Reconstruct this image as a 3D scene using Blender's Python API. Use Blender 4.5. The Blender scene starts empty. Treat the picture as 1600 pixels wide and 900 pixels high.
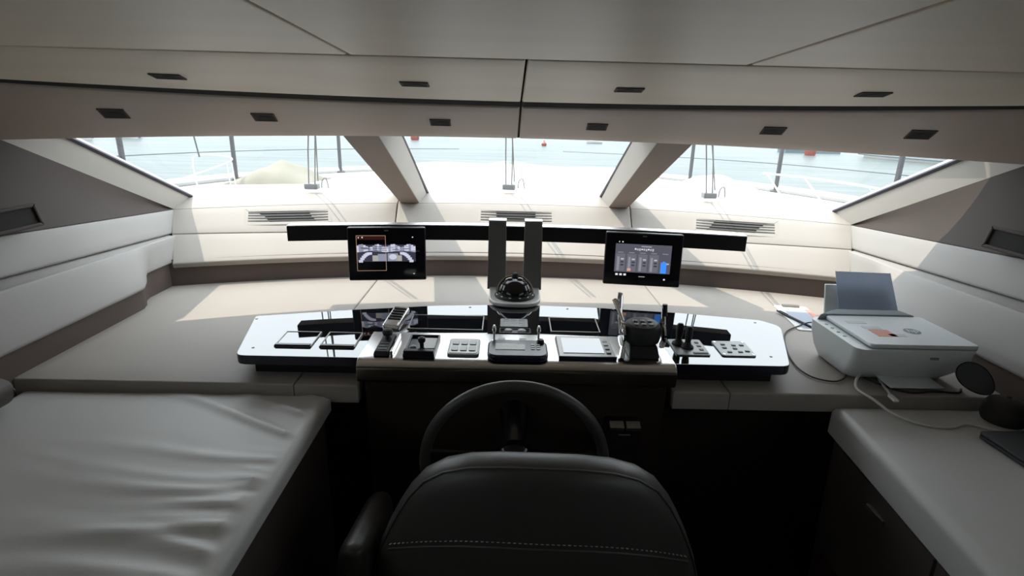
import bpy, bmesh, math, random
from mathutils import Vector, Matrix
random.seed(7)
sc = bpy.context.scene
COL = sc.collection
R = math.radians

# ------------------------------------------------------------------ camera
PITCH, YAW, ROLL, FPX = R(17.2), R(0.7), R(1.45), 873.0
fw = Vector((math.sin(YAW)*math.cos(PITCH), math.cos(YAW)*math.cos(PITCH), -math.sin(PITCH)))
r0 = Vector((math.cos(YAW), -math.sin(YAW), 0)); u0 = r0.cross(fw)
rt = r0*math.cos(ROLL) + u0*math.sin(ROLL); up = -r0*math.sin(ROLL) + u0*math.cos(ROLL)
cam_d = bpy.data.cameras.new('camera'); cam = bpy.data.objects.new('camera', cam_d); COL.objects.link(cam)
cam_d.sensor_width = 36.0; cam_d.lens = FPX/1600*36.0; cam_d.clip_start = 0.02; cam_d.clip_end = 3000
m = Matrix((rt, up, -fw)).transposed().to_4x4(); m.translation = Vector((-0.036, 0, 1.65))
cam.matrix_world = m
sc.camera = cam

# ------------------------------------------------------------------ world, sun, exposure
w = bpy.data.worlds.new('hazy_sky'); sc.world = w; w.use_nodes = True
bg = w.node_tree.nodes['Background']
bg.inputs['Color'].default_value = (0.90, 0.96, 1.0, 1); bg.inputs['Strength'].default_value = 3.0
sun_d = bpy.data.lights.new('sun', 'SUN'); sun = bpy.data.objects.new('sun', sun_d); COL.objects.link(sun)
sun_d.energy = 3.0; sun_d.angle = R(0.6); sun_d.color = (1.0, 0.88, 0.74)
sun.rotation_euler = Vector((0.35, -0.015, -0.67)).to_track_quat('-Z', 'Y').to_euler()
sun.location = (-3, 2, 6)
sc.view_settings.view_transform = 'Standard'; sc.view_settings.look = 'None'
sc.view_settings.exposure = 0.32; sc.view_settings.gamma = 1.0
sc.view_settings.use_curve_mapping = False
try:
    sc.cycles.use_denoising = True
    sc.cycles.max_bounces = 10; sc.cycles.diffuse_bounces = 6; sc.cycles.transparent_max_bounces = 16
    sc.cycles.sample_clamp_indirect = 8
except Exception: pass

# ------------------------------------------------------------------ materials
def mat(name, col, rough=0.6, metal=0.0, var=0.0, vscale=6.0, bump=0.0, bscale=400.0, spec=0.5, coat=0.0, ior=None, emit=None, estr=1.0, stretch=None, sheen=0.0):
    mt = bpy.data.materials.new(name); mt.use_nodes = True
    nt = mt.node_tree; b = nt.nodes['Principled BSDF']
    b.inputs['Base Color'].default_value = (*col, 1); b.inputs['Roughness'].default_value = rough
    b.inputs['Metallic'].default_value = metal; b.inputs['Specular IOR Level'].default_value = spec
    b.inputs['Coat Weight'].default_value = coat
    if ior: b.inputs['IOR'].default_value = ior
    if emit: b.inputs['Emission Color'].default_value = (*emit, 1); b.inputs['Emission Strength'].default_value = estr
    if var or bump:
        tc = nt.nodes.new('ShaderNodeTexCoord'); mp = nt.nodes.new('ShaderNodeMapping')
        nt.links.new(tc.outputs['Object'], mp.inputs['Vector'])
        if stretch: mp.inputs['Scale'].default_value = stretch
    if var:
        n = nt.nodes.new('ShaderNodeTexNoise'); n.inputs['Scale'].default_value = vscale; n.inputs['Detail'].default_value = 4
        nt.links.new(mp.outputs['Vector'], n.inputs['Vector'])
        cr = nt.nodes.new('ShaderNodeValToRGB')
        cr.color_ramp.elements[0].position = 0.3; cr.color_ramp.elements[1].position = 0.7
        cr.color_ramp.elements[0].color = (*[c*(1-var) for c in col], 1)
        cr.color_ramp.elements[1].color = (*[min(1, c*(1+var)) for c in col], 1)
        nt.links.new(n.outputs['Fac'], cr.inputs['Fac']); nt.links.new(cr.outputs['Color'], b.inputs['Base Color'])
    if bump:
        n2 = nt.nodes.new('ShaderNodeTexNoise'); n2.inputs['Scale'].default_value = bscale; n2.inputs['Detail'].default_value = 3
        nt.links.new(mp.outputs['Vector'], n2.inputs['Vector'])
        bp = nt.nodes.new('ShaderNodeBump'); bp.inputs['Strength'].default_value = bump; bp.inputs['Distance'].default_value = 0.002
        nt.links.new(n2.outputs['Fac'], bp.inputs['Height']); nt.links.new(bp.outputs['Normal'], b.inputs['Normal'])
    return mt

def glass_mat(name, tint=(0.93, 0.96, 0.97)):
    mt = bpy.data.materials.new(name); mt.use_nodes = True; nt = mt.node_tree
    for n in list(nt.nodes): nt.nodes.remove(n)
    o = nt.nodes.new('ShaderNodeOutputMaterial'); t = nt.nodes.new('ShaderNodeBsdfTransparent'); t.inputs['Color'].default_value = (*tint, 1)
    g = nt.nodes.new('ShaderNodeBsdfGlossy'); g.inputs['Roughness'].default_value = 0.0
    lw = nt.nodes.new('ShaderNodeLayerWeight'); lw.inputs['Blend'].default_value = 0.5      # same from both sides of the sheet
    pw = nt.nodes.new('ShaderNodeMath'); pw.operation = 'POWER'; pw.inputs[1].default_value = 5.0
    ma = nt.nodes.new('ShaderNodeMath'); ma.operation = 'MULTIPLY_ADD'; ma.inputs[1].default_value = 0.5; ma.inputs[2].default_value = 0.015
    nt.links.new(lw.outputs['Facing'], pw.inputs[0]); nt.links.new(pw.outputs[0], ma.inputs[0])
    mx = nt.nodes.new('ShaderNodeMixShader'); nt.links.new(ma.outputs[0], mx.inputs['Fac'])
    nt.links.new(t.outputs[0], mx.inputs[1]); nt.links.new(g.outputs[0], mx.inputs[2]); nt.links.new(mx.outputs[0], o.inputs[0])
    return mt

M = {}
M['leather'] = mat('greige_leather', (0.365, 0.333, 0.303), 0.55, var=0.03, vscale=3, bump=0.25, bscale=700, spec=0.35)
M['leather_side'] = mat('grey_leather', (0.36, 0.345, 0.33), 0.52, var=0.03, vscale=3, bump=0.25, bscale=700, spec=0.4)
M['brown'] = mat('brown_suede', (0.115, 0.088, 0.080), 0.75, var=0.06, vscale=5, bump=0.2, bscale=500, spec=0.25)
M['brown_lining'] = mat('taupe_lining', (0.062, 0.049, 0.043), 0.7, var=0.05, vscale=4, bump=0.15, bscale=500, spec=0.3)
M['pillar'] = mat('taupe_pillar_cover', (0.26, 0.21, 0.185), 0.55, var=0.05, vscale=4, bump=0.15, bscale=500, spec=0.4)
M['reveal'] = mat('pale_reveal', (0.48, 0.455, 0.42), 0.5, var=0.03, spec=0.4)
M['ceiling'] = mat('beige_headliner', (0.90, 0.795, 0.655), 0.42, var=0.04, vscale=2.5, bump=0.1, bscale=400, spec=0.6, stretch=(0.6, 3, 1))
M['ceiling_low'] = mat('shaded_headliner', (0.53, 0.435, 0.375), 0.42, var=0.04, vscale=2.5, bump=0.1, bscale=400, spec=0.35)  # same headliner, with the lower strip's shade put into a darker colour
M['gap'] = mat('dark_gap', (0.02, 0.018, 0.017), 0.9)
M['black'] = mat('black_plastic', (0.012, 0.012, 0.013), 0.4, spec=0.4)
M['black_soft'] = mat('soft_black_plastic', (0.02, 0.02, 0.021), 0.6, bump=0.1)
M['black_gloss'] = mat('gloss_black', (0.008, 0.008, 0.010), 0.12, spec=0.5)
M['panel_glass'] = mat('black_mirror_glass', (0.010, 0.012, 0.016), 0.015, ior=2.6, spec=0.5)
M['bezel'] = mat('dark_bezel', (0.015, 0.015, 0.02), 0.3)
M['navy_edge'] = mat('dark_blue_edge', (0.012, 0.012, 0.03), 0.25)
M['gasket'] = mat('window_gasket', (0.02, 0.02, 0.035), 0.45)
M['silver'] = mat('satin_silver', (0.72, 0.71, 0.69), 0.22, metal=1.0)
M['cradle'] = mat('pearl_silver_paint', (0.66, 0.66, 0.65), 0.35, metal=0.35)
M['pewter'] = mat('satin_pewter', (0.30, 0.29, 0.275), 0.38, metal=0.85, var=0.05)
M['bar_top'] = mat('bright_aluminium', (0.85, 0.86, 0.87), 0.3, metal=1.0)
M['grey_plate'] = mat('grey_plate', (0.33, 0.34, 0.34), 0.4, metal=0.4)
M['bronze'] = mat('bronze_trim', (0.42, 0.37, 0.31), 0.22, metal=1.0, var=0.05, vscale=4)
M['chrome'] = mat('chrome', (0.9, 0.9, 0.9), 0.06, metal=1.0)
M['dark_body'] = mat('dark_console_laminate', (0.035, 0.026, 0.022), 0.45, var=0.1, vscale=3, spec=0.4)
M['dark_leather'] = mat('dark_brown_leather', (0.075, 0.062, 0.056), 0.5, var=0.06, bump=0.25, bscale=600)
M['seat_leather'] = mat('seat_leather', (0.062, 0.059, 0.055), 0.38, var=0.04, bump=0.2, bscale=600, spec=0.5)
M['sofa_leather'] = mat('sofa_leather', (0.55, 0.54, 0.525), 0.40, var=0.03, vscale=4, bump=0.2, bscale=700, spec=0.5)
M['wood_dark'] = mat('dark_wood', (0.055, 0.028, 0.02), 0.35, var=0.3, vscale=3, stretch=(1, 12, 1))
M['floor'] = mat('dark_floor', (0.06, 0.045, 0.035), 0.5, var=0.2, vscale=4)
M['printer'] = mat('printer_white', (0.82, 0.86, 0.86), 0.4, var=0.01)
M['printer_lid'] = mat('printer_lid', (0.74, 0.78, 0.81), 0.35)
M['printer_line'] = mat('printer_seam_grey', (0.30, 0.36, 0.38), 0.5)
M['paper_blue'] = mat('blue_grey_paper', (0.40, 0.44, 0.52), 0.7)
pm = mat('shade_tinted_sheet', (0.62, 0.67, 0.76), 0.8); _nt = pm.node_tree; _tr = _nt.nodes.new('ShaderNodeBsdfTranslucent'); _tr.inputs['Color'].default_value = (0.62, 0.68, 0.78, 1)
_mx = _nt.nodes.new('ShaderNodeMixShader'); _mx.inputs['Fac'].default_value = 0.5; _out = [q for q in _nt.nodes if q.type == 'OUTPUT_MATERIAL'][0]
_nt.links.new(_nt.nodes['Principled BSDF'].outputs[0], _mx.inputs[1]); _nt.links.new(_tr.outputs[0], _mx.inputs[2]); _nt.links.new(_mx.outputs[0], _out.inputs[0])
M['sheet'] = pm  # white paper, the blue-grey of its shade is put into the colour
M['white'] = mat('white_plastic', (0.75, 0.75, 0.74), 0.4)
M['paper'] = mat('white_paper', (0.78, 0.77, 0.75), 0.8)
M['sticker_red'] = mat('red_sticker', (0.75, 0.32, 0.27), 0.6)
M['sticker_pale'] = mat('pale_sticker', (0.62, 0.66, 0.67), 0.6)
M['ink_grey'] = mat('grey_ink', (0.25, 0.28, 0.31), 0.6)
M['cable_white'] = mat('white_cable', (0.66, 0.64, 0.61), 0.5)
M['cable_black'] = mat('black_cable', (0.02, 0.02, 0.02), 0.5)
M['cap'] = mat('black_cap_fabric', (0.022, 0.019, 0.017), 0.8, bump=0.4, bscale=900)
M['laptop'] = mat('dark_slate_plastic', (0.035, 0.038, 0.042), 0.4)
M['deck'] = mat('white_gelcoat', (0.45, 0.45, 0.445), 0.35, var=0.015)
M['sunpad'] = mat('cream_cover', (0.215, 0.205, 0.165), 0.8, var=0.04, bump=0.3, bscale=60)
M['steel'] = mat('steel_tube', (0.055, 0.058, 0.062), 0.5, metal=0.0)
M['wire'] = mat('steel_wire', (0.07, 0.085, 0.09), 0.5, metal=0.0)
M['rail_white'] = mat('white_rail', (0.5, 0.51, 0.51), 0.3)
M['wiper'] = mat('wiper_pale_metal', (0.17, 0.175, 0.18), 0.4, metal=0.0)
M['buoy'] = mat('orange_red_plastic', (0.24, 0.065, 0.052), 0.5)
M['boat_glass'] = mat('boat_dark_windows', (0.12, 0.17, 0.20), 0.2)
M['glass'] = glass_mat('clear_glass'); M['tint'] = glass_mat('dark_tinted_glass', (0.62, 0.63, 0.64))
M['scr_off'] = mat('dark_screen', (0.01, 0.01, 0.014), 0.08, spec=0.4)
def emis(name, c, s): return mat(name, tuple(0.2*x for x in c), 0.4, emit=c, estr=s)

# sea: teal water with small waves
ms = bpy.data.materials.new('sea_water'); ms.use_nodes = True; nt = ms.node_tree; b = nt.nodes['Principled BSDF']
b.inputs['Roughness'].default_value = 0.35; b.inputs['IOR'].default_value = 1.33; b.inputs['Specular IOR Level'].default_value = 0.03
tc = nt.nodes.new('ShaderNodeTexCoord'); mp = nt.nodes.new('ShaderNodeMapping'); mp.inputs['Scale'].default_value = (0.10, 0.45, 1)
n1 = nt.nodes.new('ShaderNodeTexNoise'); n1.inputs['Scale'].default_value = 1.0; n1.inputs['Detail'].default_value = 6
cr = nt.nodes.new('ShaderNodeValToRGB'); cr.color_ramp.elements[0].position = 0.35; cr.color_ramp.elements[1].position = 0.68
cr.color_ramp.elements[0].color = (0.108, 0.132, 0.134, 1); cr.color_ramp.elements[1].color = (0.132, 0.153, 0.155, 1)
bp = nt.nodes.new('ShaderNodeBump'); bp.inputs['Strength'].default_value = 0.5; bp.inputs['Distance'].default_value = 0.3
nt.links.new(tc.outputs['Object'], mp.inputs['Vector']); nt.links.new(mp.outputs['Vector'], n1.inputs['Vector'])
nt.links.new(n1.outputs['Fac'], cr.inputs['Fac']); nt.links.new(cr.outputs['Color'], b.inputs['Base Color'])
nt.links.new(n1.outputs['Fac'], bp.inputs['Height']); nt.links.new(bp.outputs['Normal'], b.inputs['Normal'])
M['sea'] = ms

# ------------------------------------------------------------------ builders
def chain(o):
    m = Matrix.Identity(4)
    while o is not None:
        m = Matrix.LocRotScale(o.location, o.rotation_euler, o.scale) @ m; o = o.parent
    return m

class MB:
    def __init__(s): s.v = []; s.f = []; s.mi = []
    def add(s, vs, fs, mi=0):
        k = len(s.v); s.v += [Vector(p) for p in vs]
        s.f += [tuple(i+k for i in f) for f in fs]; s.mi += [mi]*len(fs); return s
    def box(s, c, d, rot=None, mi=0):
        x, y, z = d[0]/2, d[1]/2, d[2]/2
        P = [Vector(p) for p in ((-x,-y,-z),(x,-y,-z),(x,y,-z),(-x,y,-z),(-x,-y,z),(x,-y,z),(x,y,z),(-x,y,z))]
        if rot: 
            e = Matrix.Rotation(rot[2],3,'Z') @ Matrix.Rotation(rot[1],3,'Y') @ Matrix.Rotation(rot[0],3,'X')
            P = [e @ p for p in P]
        c = Vector(c)
        return s.add([p+c for p in P], [(0,3,2,1),(4,5,6,7),(0,1,5,4),(1,2,6,5),(2,3,7,6),(3,0,4,7)], mi)
    def hexa(s, lo, hi, mi=0):            # two quads (bottom ccw, top ccw)
        return s.add(list(lo)+list(hi), [(3,2,1,0),(4,5,6,7),(0,1,5,4),(1,2,6,5),(2,3,7,6),(3,0,4,7)], mi)
    def prism(s, poly, z0, z1, fz=None, mi=0):   # poly xy ccw ; fz(x,y) extra height
        n = len(poly); g = fz or (lambda x, y: 0)
        vs = [(x, y, z0+g(x, y)) for x, y in poly] + [(x, y, z1+g(x, y)) for x, y in poly]
        fs = [tuple(range(n))[::-1], tuple(range(n, 2*n))] + [(i, (i+1) % n, n+(i+1) % n, n+i) for i in range(n)]
        return s.add(vs, fs, mi)
    def tube(s, pts, r, seg=8, caps=True, closed=False, mi=0):
        pts = [Vector(p) for p in pts]; n = len(pts); rs = r if isinstance(r, (list, tuple)) else [r]*n
        rings = []; ref = None
        for i, p in enumerate(pts):
            if closed: t = pts[(i+1) % n]-pts[i-1]
            else: t = pts[min(i+1, n-1)]-pts[max(i-1, 0)]
            t.normalize()
            if ref is None: ref = Vector((0,0,1)) if abs(t.z) < 0.9 else Vector((1,0,0))
            a = t.cross(ref).normalized(); c = a.cross(t).normalized(); ref = c
            rings.append([p + (a*math.cos(2*math.pi*k/seg)+c*math.sin(2*math.pi*k/seg))*rs[i] for k in range(seg)])
        vs = [q for rg in rings for q in rg]; fs = []
        for i in range(n if closed else n-1):
            j = (i+1) % n
            for k in range(seg):
                l = (k+1) % seg; fs.append((i*seg+k, i*seg+l, j*seg+l, j*seg+k))
        if caps and not closed: fs += [tuple(range(seg))[::-1], tuple((n-1)*seg+k for k in range(seg))]
        return s.add(vs, fs, mi)
    def lathe(s, prof, seg=24, mtx=None, mi=0):   # prof [(r,z)], caps closed when r==0
        vs = []; fs = []; n = len(prof)
        for r, z in prof:
            for k in range(seg):
                a = 2*math.pi*k/seg; vs.append(Vector((r*math.cos(a), r*math.sin(a), z)))
        for i in range(n-1):
            for k in range(seg):
                l = (k+1) % seg; fs.append((i*seg+k, i*seg+l, (i+1)*seg+l, (i+1)*seg+k))
        fs += [tuple(range(seg))[::-1], tuple((n-1)*seg+k for k in range(seg))]
        if mtx: vs = [mtx @ v for v in vs]
        return s.add(vs, fs, mi)
    def build(s, name, mats, parent=None, world=False, bevel=0, seg=2, ang=35, smooth=True, weld=False):
        vs = s.v
        if world and parent is not None:
            inv = chain(parent).inverted(); vs = [inv @ v for v in vs]
        me = bpy.data.meshes.new(name); me.from_pydata([tuple(v) for v in vs], [], s.f)
        me.polygons.foreach_set('material_index', s.mi)
        if not isinstance(mats, (list, tuple)): mats = [mats]
        for x in mats: me.materials.append(M[x] if isinstance(x, str) else x)
        bm = bmesh.new(); bm.from_mesh(me)
        if weld: bmesh.ops.remove_doubles(bm, verts=bm.verts, dist=1e-5)
        bmesh.ops.recalc_face_normals(bm, faces=bm.faces)
        if bevel:
            es = [e for e in bm.edges if len(e.link_faces) == 2 and e.calc_face_angle(0) > R(28)]
            bmesh.ops.bevel(bm, geom=es, offset=bevel, segments=seg, profile=0.5, affect='EDGES', clamp_overlap=True)
        bm.to_mesh(me); bm.free()
        if smooth:
            me.polygons.foreach_set('use_smooth', [True]*len(me.polygons)); me.set_sharp_from_angle(angle=R(ang))
        me.update()
        o = bpy.data.objects.new(name, me); COL.objects.link(o)
        if parent is not None: o.parent = parent
        if bevel and smooth:
            wm = o.modifiers.new('weighted', 'WEIGHTED_NORMAL'); wm.weight = 100; wm.keep_sharp = True
        return o

def thing(name, label, cat, loc=(0,0,0), rz=0, group=None, kind=None):
    o = bpy.data.objects.new(name, None); COL.objects.link(o); o.empty_display_size = 0.05
    o.location = loc; o.rotation_euler = (0, 0, rz)
    return tag(o, label, cat, group, kind)
def tag(o, label=None, cat=None, group=None, kind=None):
    if label: o['label'] = label
    if cat: o['category'] = cat
    if group: o['group'] = group
    if kind: o['kind'] = kind
    return o
def struct(name, label, loc=(0,0,0)):
    return thing(name, label, None, loc, kind='structure')

def lerp(a, b, t): return a*(1-t)+b*t
def V(*a): return Vector(a)

def pad(name, fn, mats, parent, lu, lv, r=0.012, t=0.02, nu=12, nv=6, flip=1):
    """padded panel over a surface fn(u,v) in [0,1]^2 with rounded borders; lu, lv = real lengths; flip = side the normal points to"""
    def samples(L, n):
        e = min(r/L, 0.45); a = [0, e*0.06, e*0.25, e*0.6, e]
        mid = [e+(1-2*e)*i/n for i in range(1, n)]
        return a+mid+[1-x for x in a[::-1]]
    us, vs = samples(lu, nu), samples(lv, nv)
    def drop(d):
        if d >= r: return 0
        q = (r-d)/r; return r*(1-math.sqrt(max(0, 1-q*q)))
    P = []; N = []
    for v in vs:
        for u in us:
            p = fn(u, v); h = 1e-3
            du = fn(min(u+h, 1), v)-fn(max(u-h, 0), v); dv = fn(u, min(v+h, 1))-fn(u, max(v-h, 0))
            n = du.cross(dv).normalized()*flip
            d = max(drop(min(u, 1-u)*lu), drop(min(v, 1-v)*lv))
            P.append(p-n*d); N.append((p, n))
    nu_, nv_ = len(us), len(vs); mb = MB(); fs = []
    for j in range(nv_-1):
        for i in range(nu_-1):
            fs.append((j*nu_+i, j*nu_+i+1, (j+1)*nu_+i+1, (j+1)*nu_+i))
    ring = [i for i in range(nu_)]+[j*nu_+nu_-1 for j in range(1, nv_)]+[(nv_-1)*nu_+i for i in range(nu_-2, -1, -1)]+[j*nu_ for j in range(nv_-2, 0, -1)]
    base = len(P); vsall = P+[N[i][0]-N[i][1]*(r+t) for i in ring]; k = len(ring)
    for a in range(k):
        c = (a+1) % k; fs.append((ring[a], base+a, base+c, ring[c]))
    mb.add(vsall, fs)
    return mb.build(name, mats, parent, world=True, ang=50)

def rrect(w, d, r, n=5, cx=0, cy=0):
    pts = []
    for (sx, sy, a0) in ((1,-1,-90),(1,1,0),(-1,1,90),(-1,-1,180)):
        for k in range(n+1):
            a = R(a0+90*k/n); pts.append((cx+sx*(w/2-r)+r*math.cos(a), cy+sy*(d/2-r)+r*math.sin(a)))
    return pts
def round_poly(pts, rads, n=5):
    out = []; N = len(pts)
    for i, p in enumerate(pts):
        p = Vector(p); a = Vector(pts[i-1]); c = Vector(pts[(i+1) % N]); r = rads[i] if isinstance(rads, (list, tuple)) else rads
        if r <= 0: out.append(tuple(p)); continue
        p0 = p+(a-p).normalized()*r; p1 = p+(c-p).normalized()*r
        for k in range(n+1):
            t = k/n; out.append(tuple(p0*(1-t)**2+p*2*t*(1-t)+p1*t*t))
    return out
def frame(mb, w, d, b, z0, z1, cx=0, cy=0, mi=0):   # rectangular ring
    o = [(cx-w/2,cy-d/2),(cx+w/2,cy-d/2),(cx+w/2,cy+d/2),(cx-w/2,cy+d/2)]
    i = [(cx-w/2+b,cy-d/2+b),(cx+w/2-b,cy-d/2+b),(cx+w/2-b,cy+d/2-b),(cx-w/2+b,cy+d/2-b)]
    for k in range(4):
        l = (k+1) % 4
        mb.hexa([(*o[k],z0),(*o[l],z0),(*i[l],z0),(*i[k],z0)], [(*o[k],z1),(*o[l],z1),(*i[l],z1),(*i[k],z1)], mi)
    return mb
def smooth_path(pts, n=8):
    P = [Vector(p) for p in pts]; out = []
    for i in range(len(P)-1):
        a, b, c, d = P[max(i-1,0)], P[i], P[i+1], P[min(i+2,len(P)-1)]
        for k in range(n):
            t = k/n
            out.append(0.5*((2*b)+(c-a)*t+(2*a-5*b+4*c-d)*t*t+(3*b-a-3*c+d)*t**3))
    out.append(P[-1]); return out
def cushion(outline, cx, cz, thick, fn, rings=(1,0.985,0.96,0.9,0.8,0.6,0.3), power=8):
    """closed pillow over a 2D outline (a,b); fn(a,b,h) -> world; h = signed thickness"""
    mb = MB(); n = len(outline); vs = []
    def ringpts(s, sg):
        h = thick/2*math.sqrt(max(0, 1-s**power))*sg
        return [fn(cx+(a-cx)*s, cz+(b-cz)*s, h) for a, b in outline]
    seq = [(s, 1) for s in rings[::-1]]+[(s, -1) for s in rings[1:]]
    for s, g in seq: vs += ringpts(s, g)
    fs = []
    for i in range(len(seq)-1):
        for k in range(n):
            l = (k+1) % n; fs.append((i*n+k, i*n+l, (i+1)*n+l, (i+1)*n+k))
    c0 = len(vs); vs.append(fn(cx, cz, thick/2)); vs.append(fn(cx, cz, -thick/2)); e = (len(seq)-1)*n
    for k in range(n):
        l = (k+1) % n; fs.append((c0, l, k)); fs.append((c0+1, e+k, e+l))
    mb.add(vs, fs); return mb

# ------------------------------------------------------------------ key curves of the wheelhouse (X = port/starboard, Y = forward)
def Yb(X): return 2.685-0.12*X*X
def cA(X): return V(X, Yb(X)-0.02, 0.985)
def cB(X): return V(X, Yb(X)+0.12, 1.073+0.009*X*X)
def cC(X): return V(X, Yb(X)+0.24, 1.205-0.006*X*X)
def cD(X): return V(X, Yb(X)+0.36, 1.247-0.004*X*X)
def cT(X): return V(X, 2.34-0.12*X*X, 1.60-0.010*X*X)       # top of the glass
def cL(X): return V(X, 2.16-0.12*X*X, 1.565-0.012*X*X)      # lip of the headliner
def cG(X): return V(X, 1.80-0.12*X*X, 1.688+0.010*X*X)
def cS(X): return V(X, 1.30, 1.765)
def zceil(Y): return 1.765+0.06*(1.30-Y)
XA, XB, XC, XD = 1.508, 1.562, 1.606, 1.577
ZC = 0.88     # counter height

# ------------------------------------------------------------------ floor and aft wall
o = MB().box((0, 0.0, -0.02), (3.6, 3.7, 0.04)).build('floor', 'floor'); tag(o, 'dark floor of the wheelhouse', kind='structure')
o = MB().box((0, -1.83, 0.98), (3.6, 0.06, 2.1)).build('wall_aft', 'dark_body'); tag(o, 'dark aft wall behind the helm', kind='structure')

# ------------------------------------------------------------------ front wall below the windscreen
wf = struct('wall_front', 'padded greige leather dash wall below the windscreen', (0, 2.6, ZC))
SEC = ((-1, -0.6), (-0.6, 0.6), (0.6, 1))
def sect(k, fa, fb, xa, xb):
    def fn(u, v):
        xm = lerp(xa, xb, v)
        lo = -xm if k == 0 else (-0.598 if k == 1 else 0.602)
        hi = -0.602 if k == 0 else (0.598 if k == 1 else xm)
        x = lerp(lo, hi, u); return fa(x).lerp(fb(x), v)
    return fn
for k in range(3):
    L = 1.2 if k == 1 else 0.95
    pad('lower_panel', sect(k, cA, cB, XA, XB), 'leather', wf, L, 0.165, 0.008, 0.02, 14, 4)
    pad('upper_panel', sect(k, cB, cC, XB, XC), 'leather', wf, L, 0.18, 0.006, 0.02, 14, 4)
    pad('sill', sect(k, cC, cD, XC, XD), 'leather', wf, L, 0.13, 0.004, 0.02, 14, 3)
mb = MB(); n = 32; vs = []
for i in range(n+1):
    x = lerp(-1.56, 1.56, i/n); vs += [V(x, Yb(x)+0.0, ZC-0.03), V(x, Yb(x)+0.0, 1.0), V(x, Yb(x)+0.05, ZC-0.03), V(x, Yb(x)+0.05, 1.0)]
fs = []
for i in range(n):
    a = i*4; c = a+4; fs += [(a, c, c+1, a+1), (a+2, a+3, c+3, c+2), (a+1, c+1, c+3, a+3), (a, a+2, c+2, c)]
mb.add(vs, fs).build('recess_strip', 'brown', wf, world=True)
# structural backing so that no light leaks through the joints
mb = MB(); vs = []; fs = []
for i in range(n+1):
    x = lerp(-1.75, 1.75, i/n)
    for c, dy, dz in ((cA, 0.07, -0.07), (cB, 0.05, -0.045), (cC, 0.04, -0.045), (cD, 0.05, -0.035)):
        p = c(x); vs.append(p+V(0, dy, dz))
for i in range(n):
    for j in range(3): a = i*4+j; fs.append((a, a+4, a+5, a+1))
mb.add(vs, fs).build('backing', 'gap', wf, world=True)

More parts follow.
